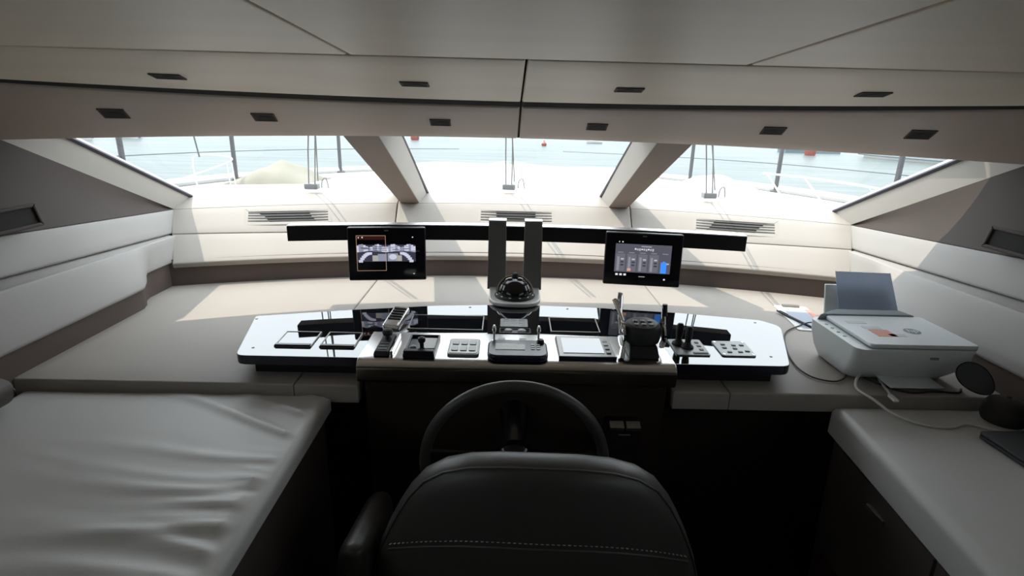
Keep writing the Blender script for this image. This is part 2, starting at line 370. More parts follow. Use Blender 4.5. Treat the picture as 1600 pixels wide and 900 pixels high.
# ------------------------------------------------------------------ side walls
for sx, nm in ((-1, 'left'), (1, 'right')):
    ws = struct('wall_'+nm, 'padded leather side wall with long ledge, %s side' % ('port' if sx < 0 else 'starboard'), (sx*1.5, 0.5, ZC))
    def sC(Y): return V(sx*1.60, Y, 1.19+0.072*max(0, 2.62-Y)*(1 if Y > 1 else 1) if Y > 1.2 else 1.292)
    def sB(Y): return V(sx*1.565, Y, 1.095+0.05*(2.52-Y) if Y > 1.2 else 1.161)
    def sB2(Y): return V(sx*lerp(1.545, 1.505, min(1, (2.52-Y)/1.0)), Y-0.005, 1.090+0.038*(2.52-Y) if Y > 1.2 else 1.140)
    def aX(Y):
        t = min(1, max(0, (Y-2.10)/0.14)); t = t*t*(3-2*t); return lerp(1.452, 1.515, t)
    def aZ(Y):
        t = min(1, max(0, (Y-2.10)/0.12)); t = t*t*(3-2*t); return lerp(0.962, 0.987, t)
    def sA(Y): return V(sx*aX(Y), Y, aZ(Y))
    Y0, Y1 = -1.8, 2.40
    def yy(u, e): return lerp(Y0, e, u)
    ends = {'A': 2.425, 'B2': 2.525, 'B': 2.53, 'C': 2.622}
    def f_up(u, v): return sB(yy(u, ends['B'])).lerp(sC(yy(u, ends['C'])), v)
    def f_lo(u, v): return sA(yy(u, ends['A'])).lerp(sB2(yy(u, ends['B2'])), v)
    pad('upper_panel', f_up, 'leather_side', ws, 4.3, 0.12, 0.008, 0.02, 60, 4, flip=-sx)
    pad('lower_panel', f_lo, 'leather_side', ws, 4.2, 0.16, 0.010, 0.02, 110, 5, flip=-sx)
    mb = MB(); vs = []; fs = []; n = 60
    for i in range(n+1):
        y = lerp(Y0, 2.515, i/n); p = sB(y); q = sB2(y); vs += [p+V(sx*0.02, 0, -0.004), q+V(sx*0.004, 0, -0.006), q+V(sx*0.02, 0, -0.05), p+V(sx*0.02, 0, -0.05)]
    for i in range(n):
        a = i*4
        for j in range(4): l = (j+1) % 4; fs.append((a+j, a+l, a+4+l, a+4+j))
    mb.add(vs, fs).build('ledge', 'leather_side', ws, world=True, ang=50)
    mb = MB(); vs = []; fs = []; n = 90
    for i in range(n+1):
        y = lerp(Y0, 2.43, i/n); x = sx*(aX(y)+0.015); vs += [V(x, y, 0.78), V(x, y, aZ(y)+0.01), V(x+sx*0.05, y, aZ(y)+0.01), V(x+sx*0.05, y, 0.78)]
    for i in range(n):
        a = i*4
        for j in range(4): l = (j+1) % 4; fs.append((a+j, a+l, a+4+l, a+4+j))
    mb.add(vs, fs).build('recess_strip', 'brown', ws, world=True, ang=50)
    MB().box((sx*1.70, 0.4, 0.62), (0.08, 4.4, 1.30)).build('backing', 'gap', ws, world=True)
    # dark lining between ledge and ceiling, leaning inwards towards the top
    cc = V(sx*1.60, 2.62, 1.19); i1 = V(sx*1.69, 1.86, 1.545); i2 = V(sx*1.74, 1.40, 1.80); w1 = V(sx*1.60, 1.05, 1.292); w2 = V(sx*1.75, 1.05, 1.82)
    mb = MB(); n = 14; vs = []; fs = []
    bot = [cc.lerp(w1, i/n) for i in range(n+1)]
    top = [(cc.lerp(i1, i/8) if i <= 8 else i1.lerp(i2, (i-8)/4) if i <= 12 else i2.lerp(w2, (i-12)/2)) for i in range(n+1)]
    for i in range(n+1):
        bt = sC(bot[i].y) if bot[i].y < 2.6 else bot[i]
        for k in range(5):
            t = k/4; p = bt.lerp(top[i], t); vs.append(p+V(sx*0.012*math.sin(math.pi*t), 0, 0))
    for i in range(n):
        for k in range(4): a = i*5+k; fs.append((a, a+5, a+6, a+1))
    N0 = len(vs); vs2 = [p+V(sx*0.05, 0, 0) for p in vs]; fs2 = [tuple(i+N0 for i in f) for f in fs]
    rim = []
    mb.add(vs+vs2, fs+fs2+[(i*5, (i+1)*5, (i+1)*5+N0, i*5+N0) for i in range(n)]+[(i*5+4, (i+1)*5+4, (i+1)*5+4+N0, i*5+4+N0) for i in range(n)])
    mb.build('pillar_lining', 'brown_lining', ws, world=True, ang=60)
    # wall closing aft of the side window
    MB().box((sx*1.66, -1.5, 1.6), (0.20, 0.6, 0.62)).build('aft_lining', 'brown_lining', ws, world=True)
    # grip recess in the lining
    g = thing('grab_recess', 'dark oblong grip recess in the brown lining, %s side' % ('port' if sx < 0 else 'starboard'), 'grip', (sx*1.578, 1.70, 1.30))
    mb = MB(); frame(mb, 0.26, 0.075, 0.012, 0, 0.012)
    mtx = Matrix.Rotation(R(90), 4, 'Z') @ Matrix.Rotation(R(90), 4, 'X') if sx < 0 else Matrix.Rotation(R(-90), 4, 'Z') @ Matrix.Rotation(R(90), 4, 'X')
    tl = Matrix.Rotation(R(14)*sx, 4, 'Y')
    mb.v = [tl @ mtx @ p for p in mb.v]; mb.build('rim', 'brown_lining', g, bevel=0.004)
    mb = MB(); mb.box((0, 0, 0.002), (0.24, 0.055, 0.004)); mb.v = [tl @ mtx @ p for p in mb.v]; mb.build('pocket', 'gap', g)
    # pale window reveal
    tr = struct('trim_%d' % (3 if sx < 0 else 4), 'pale window reveal along the %s end of the windscreen' % ('port' if sx < 0 else 'starboard'), (sx*1.58, 2.4, 1.2))
    q0 = cD(sx*1.577); q2 = cT(sx*1.63)
    j0 = V(sx*1.60, 2.63, 1.186); j1 = V(sx*1.69, 1.86, 1.545); j2 = j0.lerp(j1, 1.25)
    mb = MB(); mb.hexa([q0, q2, j2, j0], [p+V(sx*0.06, 0.03, 0.03) for p in (q0, q2, j2, j0)]); mb.build('reveal', 'reveal', tr, world=True)
    # side window aft of the lining
    wn = struct('window_%d' % (4 if sx < 0 else 5), 'long low side window, %s side' % ('port' if sx < 0 else 'starboard'), (sx*1.6, -0.1, 1.29))
    MB().hexa([(sx*1.60, -1.2, 1.29), (sx*1.606, -1.2, 1.29), (sx*1.606, 1.05, 1.29), (sx*1.60, 1.05, 1.29)], [(sx*1.75, -1.2, 1.80), (sx*1.756, -1.2, 1.80), (sx*1.756, 1.05, 1.80), (sx*1.75, 1.05, 1.80)]).build('pane', 'tint', wn, world=True)

# ------------------------------------------------------------------ windscreen panes, gaskets and pillars
def edgeX(kind, v):      # pane edges running from sill (v=0) to top (v=1)
    return lerp(kind[0], kind[1], v)
PE = [((-1.577, -1.630), (-0.617, -0.70)), ((-0.466, -0.478), (0.466, 0.478)), ((0.617, 0.70), (1.577, 1.630))]
def wsurf(x, v): return cD(x).lerp(cT(x), v)
for k in range(3):
    wn = struct('window_%d' % (k+1), ('port', 'centre', 'starboard')[k]+' pane of the raked windscreen', cD((PE[k][0][0]+PE[k][1][0])/2))
    mb = MB(); vs = []; fs = []; nu, nv = 14, 5
    for j in range(nv+1):
        for i in range(nu+1):
            v = j/nv; x = lerp(edgeX(PE[k][0], v), edgeX(PE[k][1], v), i/nu); vs.append(wsurf(x, v)+V(0, 0.004, 0.004))
    for j in range(nv):
        for i in range(nu): a = j*(nu+1)+i; fs.append((a, a+1, a+nu+2, a+nu+1))
    mb.add(vs, fs).build('pane', 'glass', wn, world=True)
    for e in (0, 1):
        mb = MB(); pts = [wsurf(edgeX(PE[k][e], v/6), v/6)+V(0, -0.004, -0.004) for v in range(7)]
        mb.tube(pts, 0.009, 6); mb.build('gasket', 'gasket', wn, world=True)
for sx, k in ((-1, 1), (1, 2)):
    tr = struct('trim_%d' % k, 'taupe windscreen pillar %s of the centre pane' % ('to port' if sx < 0 else 'to starboard'), (sx*0.54, 2.9, 1.2))
    ob = [cD(sx*0.617), cD(sx*0.466)]; ot = [wsurf(sx*0.70, 1.0), wsurf(sx*0.468, 1.0)]
    ib = [V(sx*0.585, 2.90, 1.195), V(sx*0.492, 2.915, 1.195)]; it = [V(sx*0.655, 2.06, 1.60), V(sx*0.522, 2.075, 1.60)]
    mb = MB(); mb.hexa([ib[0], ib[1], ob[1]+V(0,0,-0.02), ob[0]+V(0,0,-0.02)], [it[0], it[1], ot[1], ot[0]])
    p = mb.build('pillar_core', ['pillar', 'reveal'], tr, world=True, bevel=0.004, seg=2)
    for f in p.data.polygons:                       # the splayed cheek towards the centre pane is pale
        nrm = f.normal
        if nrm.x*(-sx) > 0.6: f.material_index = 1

# ------------------------------------------------------------------ ceiling: backing + separate padded panels
ce = struct('ceiling', 'beige headliner of separate padded panels', (0, 0.5, 1.75))
def strip(fa, fb, x0, x1, ga, gb):
    def fn(u, v):
        x = lerp(x0, x1, u); a, b_ = fa(x), fb(x); e = gb if not callable(gb) else gb(x); return a.lerp(b_, lerp(ga, e, v))
    return fn
for (x0, x1) in ((-1.85, -0.0025), (0.0025, 1.85)):
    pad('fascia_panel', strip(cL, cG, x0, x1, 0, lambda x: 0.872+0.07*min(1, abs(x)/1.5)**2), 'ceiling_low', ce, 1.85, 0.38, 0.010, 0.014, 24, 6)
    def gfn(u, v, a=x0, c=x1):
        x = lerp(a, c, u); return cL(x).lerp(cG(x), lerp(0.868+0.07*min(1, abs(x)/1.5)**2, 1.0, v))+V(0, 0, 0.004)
    pad('gap_shade_strip', gfn, 'gap', ce, 1.85, 0.04, 0.001, 0.01, 24, 2)  # flush dark strip, the shade of the open gap put in as colour
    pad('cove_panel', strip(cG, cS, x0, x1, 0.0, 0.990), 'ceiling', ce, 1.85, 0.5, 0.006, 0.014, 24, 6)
def cpoly(pts, mname):
    mb = MB(); n = len(pts); lo = [V(x, y, zceil(y)) for x, y in pts]; hi = [p+V(0, 0, 0.02) for p in lo]
    mb.add(lo+hi, [tuple(range(n))[::-1], tuple(range(n, 2*n))]+[(i, (i+1) % n, n+(i+1) % n, n+i) for i in range(n)])
    return mb.build('roof_panel', mname, ce, world=True, bevel=0.004)
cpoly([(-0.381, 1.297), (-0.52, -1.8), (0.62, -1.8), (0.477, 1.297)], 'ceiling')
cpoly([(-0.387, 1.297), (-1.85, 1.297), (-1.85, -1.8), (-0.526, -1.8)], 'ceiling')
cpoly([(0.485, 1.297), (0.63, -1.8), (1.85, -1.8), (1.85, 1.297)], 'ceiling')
mb = MB(); vs = []; fs = []; n = 24
for i in range(n+1):
    x = lerp(-2.0, 2.0, i/n)
    L0, G0, S0 = cL(x), cG(x), cS(x)
    vs += [cT(x)+V(0, -0.03, 0.014), L0+V(0, 0.03, 0.045), G0+V(0, 0.01, 0.04), S0+V(0, 0, 0.045), V(x, -1.85, 2.02), V(x, -1.85, 2.08), S0+V(0, 0, 0.10), G0+V(0, 0.05, 0.10), cT(x)+V(0, -0.03, 0.05)]
for i in range(n):
    a = i*9
    for j in range(9): l = (j+1) % 9; fs.append((a+j, a+l, a+9+l, a+9+j))
mb.add(vs, fs).build('backing', 'gap', ce, world=True)

MB().hexa([cL(-0.012)+V(0, 0.004, 0.004), cL(0.012)+V(0, 0.004, 0.004), cG(0.012)+V(0, 0, 0.012), cG(-0.012)+V(0, 0, 0.012)], [cL(-0.012)+V(0, 0.02, 0.03), cL(0.012)+V(0, 0.02, 0.03), cG(0.012)+V(0, 0, 0.03), cG(-0.012)+V(0, 0, 0.03)]).build('seam_filler', 'gap', ce, world=True)
def surf_frame(fa, fb, x, s):
    h = 1e-3; p = fa(x).lerp(fb(x), s); du = (fa(x+h).lerp(fb(x+h), s)-fa(x-h).lerp(fb(x-h), s)).normalized()
    dv = (fb(x)-fa(x)); dv = (dv-du*dv.dot(du)).normalized(); return p, du, dv, du.cross(dv).normalized()
ordn = ('leftmost', 'second from the left', 'third from the left', 'third from the right', 'second from the right', 'rightmost')
ord4 = ('leftmost', 'second from the left', 'second from the right', 'rightmost')
def downlight(fa, fb, x, s, label, grp, wx=0.062, wy=0.055):
    p, du, dv, nn = surf_frame(fa, fb, x, s)
    if nn.z > 0: nn = -nn
    t = thing('recessed_spotlight', label, 'spotlight', p, 0, grp)
    def place(mb): mb.v = [du*q.x+dv*q.y+nn*q.z for q in mb.v]; return mb
    place(frame(MB(), wx+0.008, wy+0.008, 0.005, -0.002, 0.003)).build('trim_ring', 'brown_lining', t)
    place(MB().box((0, 0, 0.0012), (wx, wy, 0.002))).build('lens', 'gap', t)
    place(MB().lathe([(0.012, 0.002), (0.014, 0.0035), (0.010, 0.0035)], 12)).build('bulb', 'gap', t)
for i, (x, s) in enumerate(((-1.243, .504), (-.831, .487), (-.27, .452), (.266, .437), (.834, .471), (1.246, .488))):
    downlight(cL, cG, x, s, 'square black unlit spotlight in the lower headliner strip, %s of six' % ordn[i], 'spotlights in the lower headliner strip')
for i, (x, s) in enumerate(((-.917, .402), (-.288, .442), (.282, .437), (.91, .414))):
    downlight(cG, cS, x, s, 'flat black unlit spotlight in the upper headliner strip, %s of four' % ord4[i], 'spotlights in the upper headliner strip', 0.066, 0.04)
# unseen slabs added outside the side windows to keep the sun out
for sx in (-1, 1):
    o = MB().box((sx*1.92, -0.1, 1.88), (0.34, 3.2, 0.05)).build('sun_blocker', 'deck'); tag(o, 'added white sun-blocking slab outside the %s side window' % ('port' if sx < 0 else 'starboard'), kind='structure')

# ------------------------------------------------------------------ air vents in the dash wall
for x, lab in ((-1.105, 'slatted air vent in the dash wall on the port side'), (0.012, 'slatted air vent in the dash wall behind the twin uprights'), (1.093, 'slatted air vent in the dash wall on the starboard side')):
    p, du, dv, nn = surf_frame(cB, cC, x, 0.56)
    if nn.y > 0: nn = -nn
    t = thing('air_vent', lab, 'air vent', p, 0, 'dash air vents')
    def place(mb): mb.v = [du*q.x+dv*q.y+nn*q.z for q in mb.v]; return mb
    place(frame(MB(), 0.40, 0.098, 0.018, -0.004, 0.004)).build('frame', 'leather', t, bevel=0.002)
    place(MB().box((0, 0, 0.0005), (0.37, 0.068, 0.001))).build('duct', 'gap', t)
    for k in range(4):
        place(MB().box((0, -0.024+0.016*k, 0.003), (0.366, 0.006, 0.004), rot=(R(25), 0, 0))).build('slat', 'pewter', t)

# ------------------------------------------------------------------ dash counter in four leather sections
dc = thing('dash_counter', 'wide greige leather dashboard counter under the windscreen', 'counter', (0, 2.0, 0.80))
XS = (-1.535, -0.652, 0.003, 0.637, 1.535)
for k in range(4):
    def fn(u, v, a=XS[k]+0.0015, c=XS[k+1]-0.0015):
        x = lerp(a, c, u); return V(x, lerp(1.485 if k in (0, 3) else 1.692, Yb(x)+0.02, v), ZC)
    pad('leather_section', fn, 'leather', dc, XS[k+1]-XS[k], 1.1, 0.010 if 0 else 0.006, 0.05, 12, 10)
for a, c in ((-0.6505, -0.464), (0.469, 0.6355)):
    pad('leather_section', lambda u, v: V(lerp(a, c, u), lerp(1.485, 1.69, v), ZC), 'leather', dc, c-a, 0.2, 0.006, 0.05, 6, 6)
MB().box((0, 2.14, 0.80), (3.0, 0.86, 0.04)).build('underside', 'dark_body', dc, world=True)
MB().box((0, 1.74, 0.382), (3.5, 0.04, 0.762)).build('back_board', 'gap', dc, world=True)
MB().box((0, 2.2, 0.77), (3.5, 1.2, 0.016)).build('sub_floor', 'gap', dc, world=True)
MB().box((0.99, 1.60, 0.39), (1.06, 0.06, 0.77)).build('front_panel', 'dark_body', dc, world=True)
MB().box((-0.99, 1.60, 0.39), (1.06, 0.06, 0.77)).build('front_panel', 'dark_body', dc, world=True)

# ------------------------------------------------------------------ black glass instrument panel
GS = 0.036
def zg(x, y): return 0.953+GS*(y-1.52)
ip = thing('instrument_panel', 'wide black mirror-glass instrument panel lying on the dash counter', 'panel', (0, 1.75, ZC))
out = [(-0.83, 1.52), (0.82, 1.52), (0.935, 1.83), (0.885, 1.885), (0.60, 1.94), (0.30, 1.975), (0, 1.99), (-0.30, 1.96), (-0.576, 1.905), (-0.90, 1.825)]
outl = round_poly(out, [0.03, 0.03, 0.03, 0.02, 0, 0, 0, 0, 0, 0.012], 5)
MB().prism(outl, -0.030, 0.0, zg).build('glass_top', ['panel_glass', 'navy_edge'], ip, world=True, bevel=0.003)
for f in bpy.context.scene.objects['glass_top'].data.polygons:
    if f.normal.z < 0.4: f.material_index = 1
inn = [(-0.795, 1.565), (0.79, 1.565), (0.90, 1.82), (0.86, 1.86), (0.30, 1.95), (0, 1.965), (-0.30, 1.935), (-0.86, 1.80)]
MB().prism(inn, ZC+0.0005, 0.918).build('plinth', 'black', ip, world=True)
for x, y in ((-0.885, 1.80), (-0.80, 1.575), (-0.165, 1.95), (0.195, 1.955), (0.855, 1.86), (0.79, 1.585)):
    MB().lathe([(0.0045, -0.002), (0.0045, 0.001), (0.003, 0.0016)], 10, Matrix.Translation((x, y, zg(x, y)))).build('screw', 'pewter', ip, world=True)
ROTG = math.atan(GS)
def on_glass(name, label, cat, x, y, group=None):
    t = thing(name, label, cat, (x, y, zg(x, y)+0.0004), 0, group); t.rotation_euler = (ROTG, 0, 0); return t
# flush screens and hatches in the glass
def flush(x0, x1, y0, y1, label, lip=True):
    t = on_glass('flush_screen', label, 'screen', (x0+x1)/2, (y0+y1)/2, 'flush screens in the glass panel'); w, d = x1-x0, y1-y0
    frame(MB(), w, d, 0.004, 0, 0.004).build('frame', 'pewter', t, bevel=0.001)
    MB().box((0, 0, 0.0012), (w-0.008, d-0.008, 0.002)).build('screen', 'panel_glass', t)
    if lip: MB().box((0, -d/2+0.006, 0.004), (w-0.006, 0.012, 0.006)).build('front_lip', 'navy_edge', t, bevel=0.001)
flush(-0.742, -0.628, 1.585, 1.695, 'flush square touch screen in the glass panel, farthest to port')
flush(-0.604, -0.495, 1.585, 1.695, 'flush square touch screen in the glass panel, beside the port end of the silver console')
flush(-0.360, -0.108, 1.735, 1.86, 'wide flush screen in the glass panel to port of the compass', False)
flush(0.118, 0.285, 1.735, 1.86, 'wide flush screen in the glass panel to starboard of the compass', False)

# ------------------------------------------------------------------ monitor bar on twin uprights
def bY(x): return 2.25-0.12*x*x
mbar = thing('monitor_bar', 'long curved black bar carrying the two monitors across the dash', 'monitor bar', (0, 2.25, 1.16))
def barseg(name, m_, z0, z1, x0=-0.895, x1=0.91, fwd=0.0, dep=0.05):
    mb = MB(); vs = []; fs = []; n = 24
    for i in range(n+1):
        x = lerp(x0, x1, i/n); y = bY(x); vs += [V(x, y-fwd, z0), V(x, y-fwd, z1), V(x, y+dep, z1), V(x, y+dep, z0)]
    for i in range(n):
        a = i*4
        for j in range(4): l = (j+1) % 4; fs.append((a+j, a+l, a+4+l, a+4+j))
    fs += [(0, 1, 2, 3), (n*4+3, n*4+2, n*4+1, n*4)]
    return mb.add(vs, fs).build(name, m_, mbar, world=True, bevel=0.002)
barseg('bar_body', 'black', 1.155, 1.214); barseg('top_cap', 'bar_top', 1.2142, 1.2185)
for x in (-0.0725, 0.0705):
    mb = MB(); mb.hexa([(x-0.037, 2.150, 0.978), (x+0.037, 2.150, 0.978), (x+0.037, 2.175, 0.978), (x-0.037, 2.175, 0.978)],
                       [(x-0.035, 2.190, 1.245), (x+0.035, 2.190, 1.245), (x+0.035, 2.215, 1.245), (x-0.035, 2.215, 1.245)])
    up_ = mb.build('upright', 'pewter', mbar, world=True, bevel=0.002)
    MB().box((x, 2.212, 1.2487), (0.070, 0.05, 0.006)).build('end_cap', 'bar_top', up_, world=True, bevel=0.001)
    MB().box((x, 2.232, 1.20), (0.060, 0.04, 0.05)).build('clamp', 'black', up_, world=True)

# monitors -------------------------------------------------------------
def monitor(x, label):
    rz = math.atan(-0.24*x); y = bY(x)-0.062
    t = thing('chart_monitor', label, 'monitor', (x, y, 1.112), rz, 'helm monitors'); t.rotation_euler = (R(-4), 0, rz)
    W, H = 0.302, 0.212
    MB().box((0, 0.012, 0), (W, 0.034, H)).build('housing', 'black', t, bevel=0.006)
    MB().box((0, 0.045, 0.02), (0.12, 0.035, 0.10)).build('mount', 'black', t, bevel=0.003)
    MB().box((0, -0.0062, 0), (W-0.010, 0.003, H-0.012)).build('front_glass', 'scr_off', t)
    MB().box((0.0, -0.0082, 0.094), (0.016, 0.001, 0.004)).build('maker_mark', 'grey_plate', t)
    return t
def quad(mb, x0, x1, z0, z1, y=-0.0084, mi=0, sk=0.0):
    mb.add([(x0, y, z0), (x1, y, z0), (x1+sk, y, z1), (x0+sk, y, z1)], [(0, 1, 2, 3)], mi)
E1 = emis('cctv_pale', (0.62, 0.64, 0.78), 0.75); E2 = emis('cctv_mid', (0.36, 0.38, 0.50), 0.6); E3 = emis('cctv_dark', (0.05, 0.05, 0.08), 0.6)
EO = emis('orange_line', (0.62, 0.40, 0.28), 0.6); EB = emis('blue_tank', (0.05, 0.25, 0.85), 0.9); EG = emis('slate_page', (0.085, 0.085, 0.11), 0.9)
EGL = emis('slate_light', (0.24, 0.24, 0.28), 0.9); EW = emis('icon_white', (0.75, 0.75, 0.8), 0.8); ER = emis('peach_level', (0.75, 0.35, 0.25), 0.8); ET = emis('tan_view', (0.45, 0.44, 0.40), 0.7)
EBK = emis('dark_red_glow', (0.03, 0.006, 0.006), 0.8)
t = monitor(-0.507, 'port helm monitor showing an aft deck camera view with an orange frame')
mb = MB()      # camera picture: sky band, railing, deck seats
quad(mb, -0.117, 0.111, -0.029, 0.038, mi=2)
random.seed(3)
for i in range(26):
    x0 = -0.117+0.228*i/26; h = 0.026+0.006*math.sin(i*0.9); quad(mb, x0, x0+0.0088, 0.012-0.003*math.cos(i*0.5), 0.011+h-0.002, -0.00855, random.choice((0, 0, 1)))
for i in range(34):
    x0 = -0.112+0.212*random.random(); z0 = 0.010+0.02*random.random(); quad(mb, x0, x0+0.012+0.02*random.random(), z0, z0+0.002, -0.0087, random.choice((1, 2, 1)))
for sx in (-1, 1):    # curved side rails of the deck
    for k in range(7):
        a = k/6; x0 = sx*lerp(0.062, 0.098, a)-0.004; z0 = lerp(0.005, -0.026, a*a); quad(mb, x0-0.008, x0+0.008, z0-0.006, z0+0.004, -0.0087, 0)
    quad(mb, sx*0.045-0.012, sx*0.045+0.012, -0.027, -0.004, -0.0087, 3)
quad(mb, -0.036, -0.002, -0.027, 0.002, -0.0087, 1); quad(mb, 0.002, 0.042, -0.027, 0.004, -0.0087, 1)
mb.add([(0.022+0.015*math.cos(a*math.pi/8), -0.0089, -0.010+0.011*math.sin(a*math.pi/8)) for a in range(16)], [tuple(range(16))], 0)
mb.build('camera_picture', [E1, E2, E3, ET], t, smooth=False)
mb = MB(); quad(mb, -0.115, -0.006, 0.058, 0.074, mi=1)
for (a, b_, c, d) in ((-0.117, -0.004, 0.0735, 0.0750), (-0.117, -0.004, -0.0655, -0.0640), (-0.117, -0.1155, -0.0655, 0.075), (-0.0055, -0.004, -0.0655, 0.075)): quad(mb, a, b_, c, d, -0.0090, 0)
mb.build('selection_frame', [EO, EBK], t, smooth=False)
mb = MB(); quad(mb, -0.110, -0.106, 0.064, 0.069, -0.0091); quad(mb, -0.096, -0.091, 0.065, 0.070, -0.0091); quad(mb, 0.098, 0.103, 0.066, 0.070, -0.0091); quad(mb, 0.10, 0.106, -0.080, -0.077, -0.0091)
tag(mb.build('status_icons', [EW], t, smooth=False), kind='stuff')
t = monitor(0.508, 'starboard helm monitor showing tank level gauges with a blue bar')
mb = MB(); quad(mb, -0.110, 0.108, -0.052, 0.062, mi=0)
for k in range(5):
    x0 = -0.106+0.0435*k; quad(mb, x0, x0+0.036, -0.048, 0.022, -0.00855, 1 if k < 4 else 0)
    quad(mb, x0+0.006, x0+0.028, 0.026, 0.029, -0.0087, 2)
mb.build('gauge_page', [EG, emis('gauge_cell', (0.13, 0.13, 0.16), 0.9), EGL], t, smooth=False)
mb = MB()
for k in range(4):
    x0 = -0.106+0.0435*k; quad(mb, x0+0.005, x0+0.014, -0.046, 0.010, -0.0087, 0)
    for j in range(3): quad(mb, x0+0.019, x0+0.031, -0.026+0.012*j, -0.020+0.012*j, -0.0087, 1 if j == 2 else 2)
quad(mb, -0.0625+0.003, -0.0625+0.017, -0.047, -0.036, -0.0089, 3); quad(mb, 0.070, 0.093, -0.050, -0.006, -0.0089, 4); quad(mb, 0.0775, 0.086, -0.006, -0.002, -0.0089, 4)
quad(mb, 0.092, 0.102, -0.014, -0.009, -0.0089, 1)
for k in range(9): quad(mb, -0.035+0.0085*k, -0.035+0.0085*k+0.006, 0.040-0.002*(k % 3), 0.046-0.001*(k % 2), -0.0089, 1 if k % 3 else 5)
quad(mb, -0.010, 0.030, 0.052, 0.055, -0.0089, 1)
for k in range(3): quad(mb, -0.104+0.016*k, -0.094+0.016*k, -0.066, -0.058, -0.0089, 5)
quad(mb, 0.085, 0.092, -0.078, -0.072, -0.0089, 5); quad(mb, -0.012, 0.012, -0.069, -0.0665, -0.0089, 1); quad(mb, -0.098, -0.095, 0.067, 0.072, -0.0089, 5); quad(mb, -0.086, -0.081, 0.067, 0.072, -0.0089, 5)
mb.build('gauge_bars', [EGL, emis('text_grey', (0.42, 0.42, 0.46), 0.9), E3, ER, EB, EW], t, smooth=False); tag(bpy.context.scene.objects['gauge_bars'], kind='stuff')

# ------------------------------------------------------------------ helm console (silver pod) with wheel
ZP = 0.972
hc = thing('helm_console', 'silver topped helm console with bronze front lip and dark body', 'console', (0, 1.56, 0))
def pfx(u): return lerp(-0.458, 0.463, u)
mb = MB(); prof = [(1.685, 0.9715), (1.50, 0.9720), (1.478, 0.9700), (1.466, 0.964), (1.459, 0.955), (1.457, 0.944), (1.457, 0.915), (1.462, 0.905), (1.475, 0.900), (1.685, 0.900)]
vs = []; n = len(prof)
for x in (-0.458, 0.463):
    for y, z in prof: vs.append(V(x, y, z))
fs = [tuple(range(n)), tuple(range(2*n-1, n-1, -1))]+[(i, (i+1) % n, n+(i+1) % n, n+i) for i in range(n)]
top = mb.add(vs, fs).build('top_plate', ['silver', 'bronze'], hc, world=True, bevel=0.002, ang=50)
for f in top.data.polygons:
    if f.normal.z < 0.5: f.material_index = 1
MB().hexa([(-0.44, 1.53, 0.0), (0.445, 1.53, 0.0), (0.445, 1.68, 0.0), (-0.44, 1.68, 0.0)], [(-0.445, 1.49, 0.899), (0.45, 1.49, 0.899), (0.45, 1.68, 0.899), (-0.445, 1.68, 0.899)]).build('body', 'dark_body', hc, world=True, bevel=0.006)
for x, y in ((-0.045, 1.640), (0.022, 1.640)):
    MB().box((x, y, ZP+0.0008), (0.022, 0.018, 0.0015)).build('icon_plate', 'grey_plate', hc, world=True)

def on_pod(name, label, cat, x, y, group=None): return thing(name, label, cat, (x, y, ZP+0.0003), 0, group)
# keypad
t = on_pod('button_keypad', 'small grey six-button keypad on the silver console left of centre', 'keypad', -0.157, 1.563)
MB().prism(rrect(0.094, 0.120, 0.012), 0, 0.007).build('body', 'grey_plate', t, bevel=0.002)
MB().prism(rrect(0.082, 0.108, 0.008), 0.0072, 0.0082).build('face', 'pewter', t)
for j in range(2):
    for i in range(3): MB().prism(rrect(0.020, 0.030, 0.004, 3, -0.026+0.026*i, -0.024+0.046*j), 0.0083, 0.0105).build('button', 'grey_plate', t, bevel=0.0008)
# open tray with a small joystick
t = on_pod('joystick_tray', 'square black tray with a stubby joystick on the silver console', 'joystick', -0.283, 1.560)
frame(MB(), 0.092, 0.155, 0.006, 0, 0.012).build('rim', 'bezel', t, bevel=0.002)
MB().box((0, 0, 0.002), (0.080, 0.143, 0.003)).build('base', 'navy_edge', t)
MB().box((0.018, 0.022, 0.005), (0.042, 0.080, 0.004)).build('cover', 'white', t, bevel=0.001)
MB().box((0.0, -0.068, 0.012), (0.088, 0.020, 0.022)).build('front_block', 'black', t, bevel=0.003)
MB().lathe([(0.012, 0.004), (0.010, 0.012), (0.006, 0.016), (0.006, 0.030), (0.011, 0.036), (0.011, 0.046), (0.004, 0.050)], 14, Matrix.Translation((0.004, -0.035, 0))).build('stick', 'black', t)
MB().lathe([(0.009, 0.003), (0.009, 0.013), (0.005, 0.016)], 12, Matrix.Translation((-0.024, -0.02, 0))).build('knob', 'grey_plate', t)
# control lever on the port end of the pod
t = on_pod('control_lever', 'black control lever with silver cheek at the port end of the console', 'lever', -0.393, 1.560)
MB().hexa([(-0.024, -0.070, 0), (0.024, -0.070, 0), (0.024, 0.070, 0), (-0.024, 0.070, 0)], [(-0.020, -0.064, 0.014), (0.020, -0.064, 0.014), (0.018, 0.064, 0.018), (-0.018, 0.064, 0.018)]).build('base', 'black_soft', t, bevel=0.004)
MB().box((0.030, 0, 0.009), (0.008, 0.140, 0.016)).build('cheek', 'silver', t, bevel=0.002)
MB().tube([(0, 0.03, 0.014), (0, 0.033, 0.026)], [0.010, 0.008], 12).build('stem', 'black', t)
MB().lathe([(0.004, 0.023), (0.015, 0.027), (0.017, 0.035), (0.013, 0.044), (0.003, 0.047)], 16, Matrix.Translation((0, 0.034, 0))).build('knob', 'black_soft', t)
for k in range(3): MB().box((0, -0.048+0.02*k, 0.0152+0.0006*k), (0.026, 0.004, 0.002)).build('mark', 'grey_plate', t)
